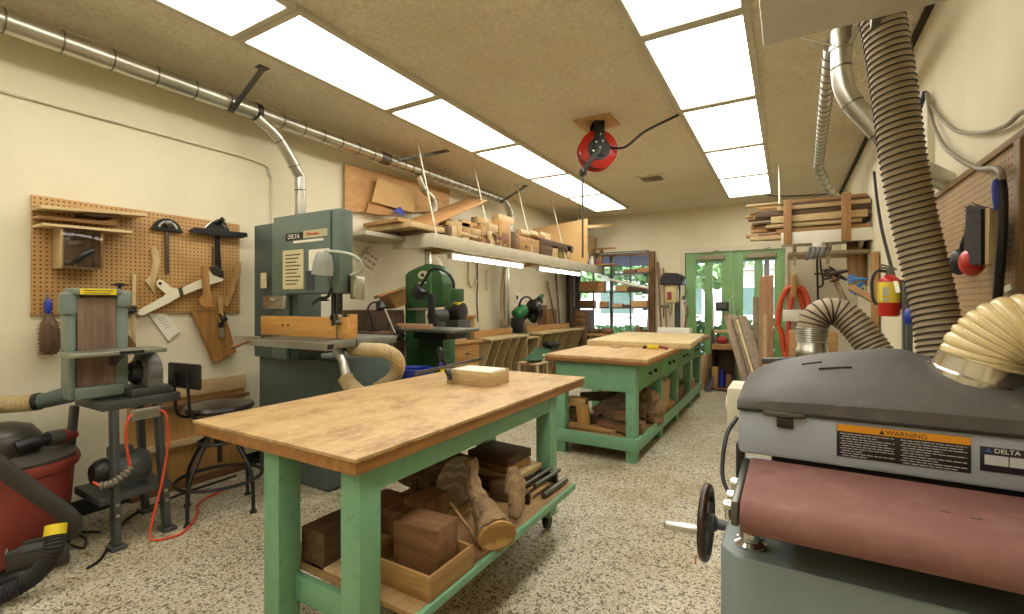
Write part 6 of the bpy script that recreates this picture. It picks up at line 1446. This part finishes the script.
x = build('holes', m, paint('pale_hole_dots2', (220,216,210), .6), o); x['kind'] = 'stuff'
o = thing('drawer_chest', 'small dark brown drawer chest on a stand left of the window', 'chest', (-3.45,8.0,0))
a, b = at(573,333,Y=7.9), at(588,310,Y=7.9)
build('body', MB().box(a.x,b.x,7.9,8.15,0,b.z,.004), W_DK_Z, o)
for k in range(4):
    z = b.z-.06-k*.13; build('drawer', MB().box(a.x+.05,b.x-.05,7.885,7.9,z-.05,z+.04,.002), W_RED_X, o)
o = thing('violet_board', 'tall dark panel standing between the left wall and window', 'panel', (-3.5,8.3,0))
build('panel', MB().box(at(575,300,Y=8.35).x, at(580,300,Y=8.35).x, 8.35,8.38,0,2.2), paint('dark_violet_panel', (62,56,66), .5), o)
for k,(x0,x1,y0,lb) in enumerate(((590,600,329,'dark rounded lump on the low back table by the window'),(601,612,328.5,'brown rounded lump beside the dark one below the window'),(622,630,331,'small brown lump right of the window centre'),(636,641,327,'upright brown block near the right side of the window'),(641,646,330,'second low brown block near the right side of the window'))):
    a, b = at(x0,335,Y=7.95), at(x1,y0,Y=7.95)
    m = MB().box(a.x,b.x,7.9,8.1,.781,b.z,.05 if k < 3 else .005)
    single('offcut', m, W_DK_X if k % 2 == 0 else W_RED_X, lb, 'wood offcut', 'offcuts on the table under the window')
o = thing('back_table', 'low wooden table under the back window', 'table', (-2.8,8.1,0))
build('top', MB().box(-3.06,-2.02,7.85,8.28,.74,.78,.003), W_OAK_X, o)
for x in (-3.05,-2.12):
    for y in (7.9,8.2): build('leg', MB().box(x,x+.06,y,y+.06,0,.74,.002), W_OAK_Z, o)

# by the doors
def lean(name, t0, t1, b0, b1, Yt, Yb, th, mat, label, cat='plank', ground=True):
    """board leaning back: top edge between readings t0,t1, bottom edge b0,b1"""
    P_ = [at(*t0, Y=Yt), at(*t1, Y=Yt), at(*b0, Y=Yb), at(*b1, Y=Yb)]
    if ground:
        for i, j in ((2,1),(3,0)): P_[i] = P_[j]+(P_[i]-P_[j])*((P_[j].z-.003)/(P_[j].z-P_[i].z))
    return single(name, MB().prism(P_, (0,-th,0), .002), mat, label, cat)
lean('plank', (701.5,355),(705.5,354),(700.5,391),(696.5,391), 8.0, 7.6, .02, W_PINE_Z, 'leftmost tan plank of the row leaning beside the drawer workbench')
lean('plank', (705.5,354),(709,353.5),(703.5,391),(700.5,391), 8.0, 7.6, .02, W_OAK_Z, 'middle honey plank of the row leaning beside the drawer workbench')
lean('plank', (709,353.5),(712,353),(705.5,392),(703,392), 8.0, 7.6, .02, W_RED_Z, 'reddish plank of the row leaning beside the drawer workbench')
lean('plank', (713,355),(719,357),(710,394),(704.5,394), 7.9, 7.45, .03, BLACK, 'black board leaning right of the tan planks by the doors')
lean('green_board', (710,335),(716,335),(715,352),(712,352), 8.2, 8.15, .02, DOORG, 'small green pointed board hanging by the door behind the bench', 'board', ground=False)
o = thing('low_shelf_unit', 'low wooden shelf unit full of tins in front of the green doors', 'shelf', (-.85,7.6,0))
xa, xb = at(713,352,Y=7.7).x, at(735,352,Y=7.7).x
build('board', MB().box(xa,xb,7.6,7.95,.62,.70,.003), W_OAK_X, o); build('board', MB().box(xa,xb,7.6,7.95,.02,.05,.003), W_RED_X, o); build('board', MB().box(xa,xb,7.75,7.95,.86,.90,.003), W_PINE_X, o)
build('side', MB().box(xa-.02,xa,7.6,7.95,0,.9,.003), W_DK_Z, o); build('side', MB().box(xb,xb+.02,7.6,7.95,0,.9,.003), W_DK_Z, o)
build('back', MB().box(xa,xb,7.94,7.95,0,.7,0), W_DK_Z, o)
p = at(722,351,Y=7.75); single('red_bag', MB().ball((p.x,7.75,.755),.075,1.2,.8,.7,14).rough(.008,3), paint('crimson_cloth', (176,60,70), .8), 'crumpled crimson cloth on the low shelf by the doors', 'cloth')
p = at(722,372,Y=7.7); single('bottle', MB().lathe([(.045,0),(.045,.16),(.018,.22),(.018,.27)], (p.x,7.7,.052), (0,0,1), 16), BLUE, 'dark blue bottle standing on the bottom of the low shelf by the doors', 'bottle')
single('wood_block', MB().box(p.x-.13,p.x-.05,7.62,7.72,.052,.35,.003), W_OAK_Z, 'orange-brown upright block left of the dark blue bottle', 'wood block')
single('wood_block', MB().box(p.x+.06,p.x+.14,7.62,7.74,.052,.25,.003), W_RED_Z, 'reddish block right of the dark blue bottle', 'wood block')
LB_ = wood('grey_brown_board', (158,136,108), (124,104,80), 'z')
lean('plank', (723,313),(731.5,314),(750,378),(741,378), 7.3, 6.6, .02, LB_, 'grey plank leaning steeply leftmost of the boards by the doors')
lean('plank', (731.5,315),(737,315),(757,378),(750,378), 7.2, 6.5, .02, W_GREY, 'narrow grey-brown plank second in the leaning boards by the doors')
lean('plank', (738,315),(746.5,316),(768,378),(757,378), 7.1, 6.4, .02, LB_, 'wide brown board behind the thin pale strip by the doors')
lean('plank', (736,320),(738.2,319),(756,378),(753.5,378), 6.9, 6.2, .02, W_PINE_Z, 'thin pale strip across the leaning boards by the doors')
lean('plank', (753,297),(759,297),(759,375),(753,375), 7.0, 6.8, .02, W_GREY, 'upright grey-tan board between the leaning boards and the red plank')
lean('plank', (759.5,277),(773.5,275),(773.5,378),(759.5,378), 6.7, 6.5, .03, wood('pinkish_pine', (192,148,110), (164,118,80), 'z'), 'broad reddish pine board standing upright before the right door')
lean('plank', (763,314),(767,314),(767,378),(763,378), 6.2, 6.1, .02, W_PINE_Z, 'thin pale batten in front of the broad reddish pine board')
a, b = at(717,311,Y=7.4), at(730,302,Y=7.4)
o = thing('radio', 'black box radio perched on top of the leaning boards by the doors', 'radio', (a.x,7.4,a.z))
build('case', MB().box(a.x,b.x,7.24,7.38,a.z,b.z,.01), BLACK, o); build('face', MB().box(a.x+.03,b.x-.03,7.235,7.24,a.z+.04,b.z-.02), DKGREY, o)
build('aerial', MB().cyl((b.x-.02,7.4,b.z),(b.x+.05,7.4,b.z+.12),.004,n=6), STEEL, o)

# ============================================================ OUTSIDE
def stone(n, c): return paint(n, c, .9, .1, scale=2)
struct('ground_outside', MB().box(-14,10,YB+.15,30,-.12,-.02), stone('pale_paving', (206,200,188)))
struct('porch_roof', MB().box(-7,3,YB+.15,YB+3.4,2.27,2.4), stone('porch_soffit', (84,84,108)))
for x in (-3.0,-1.05,-.45): single('porch_post', MB().box(x,x+.10,YB+3.2,YB+3.3,-.02,2.27,.004), stone('post_%s' % str(abs(x)).replace('.','_'), (170,166,160)), {-3.0:'pale porch post outside the back window',-1.05:'pale porch post outside the left green door',-.45:'pale porch post outside the right green door'}[x], 'post')
o = thing('neighbour_building', 'white building with dark windows across the yard outside', 'building', (-5,19,0))
build('wall', MB().box(-13,7,19,19.3,0,2.5), stone('white_stucco', (238,236,230)), o)
for k in range(7):
    f = build('window', MB().box(-12+k*2.6,-10.6+k*2.6,18.96,19,.9,1.9), paint('building_window_%d' % k, (90,112,104), .2), o)
    build('sill', MB().box(-12.1+k*2.6,-10.5+k*2.6,18.9,19,.82,.9), WHITE, f)
build('roof', MB().box(-13.3,7.3,18.6,19.6,2.5,2.7), stone('roof_edge', (150,140,128)), o)
LEAF = [paint('leaf_green_%d' % k, c, .6, .25, scale=3) for k, c in enumerate([(150,186,116),(104,146,84),(172,200,136)])]
def foliage(name, c, rx, ry, rz, n, mat, label, cat, seed, size=.10):
    rnd = random.Random(seed); m = MB()
    for i in range(n):
        while True:
            p = Vector((rnd.uniform(-1,1), rnd.uniform(-1,1), rnd.uniform(-1,1)))
            if .35 < p.length < 1: break
        p = Vector((c[0]+p.x*rx, c[1]+p.y*ry, c[2]+p.z*rz))
        u = Vector((rnd.gauss(0,1), rnd.gauss(0,1), rnd.gauss(0,1))).normalized(); v = u.cross(Vector((rnd.gauss(0,1), rnd.gauss(0,1), rnd.gauss(0,1)))).normalized()
        s = size*rnd.uniform(.6,1.3)
        vs = [m.bm.verts.new(p+q) for q in (-u*s, v*s*.45, u*s, -v*s*.45)]
        m.bm.faces.new(vs)
    return build(name, m, mat, None) if label is None else m
for k,(x,y,z,rx,rz,lb) in enumerate(((-6.5,14.5,2.9,1.7,1.6,'leafy tree seen through the left panes of the window'),(-3.9,15.5,3.0,1.6,1.5,'leafy tree seen through the right panes of the window'),(-9.5,16,3.1,1.9,1.6,'leafy tree farthest left beyond the window'),(-1.9,14,3.0,1.2,1.3,'leafy tree beyond the green doors'))):
    o = thing('tree', lb, 'tree', (x,y,0), 0, 'trees outside the workshop')
    m = foliage('crown', (x,y,z), rx, 1.2, rz, 1700, None, 'x', 't', 30+k, .16); build('crown', m, LEAF[k%3], o)
    build('trunk', MB().tube([(x,y,-.02),(x+.05,y,1.0),(x,y,z-.4)],[.13,.10,.07],10), BARK, o)
for k,(x,y,lb) in enumerate(((-1.55,YB+1.4,'round green shrub outside the left door, left part'),(-.85,YB+1.5,'round green shrub outside between the doors'),(-.1,YB+1.5,'round green shrub outside the right door'))):
    m = foliage('shrub', (x,y,.5), .5, .4, .55, 1300, None, 'x', 't', 50+k, .06); m.cyl((x,y,-.02),(x,y,.5),.02,n=6)
    single('shrub', m, LEAF[(k+1)%2], lb, 'shrub', 'shrubs outside the doors')
m = MB()
foliage_m = foliage('hedge', (-5,17.5,.22), 6, .4, .26, 2500, None, 'x', 't', 77, .12); single('hedge', foliage_m, LEAF[1], 'low clipped hedge in front of the white building outside', 'hedge')
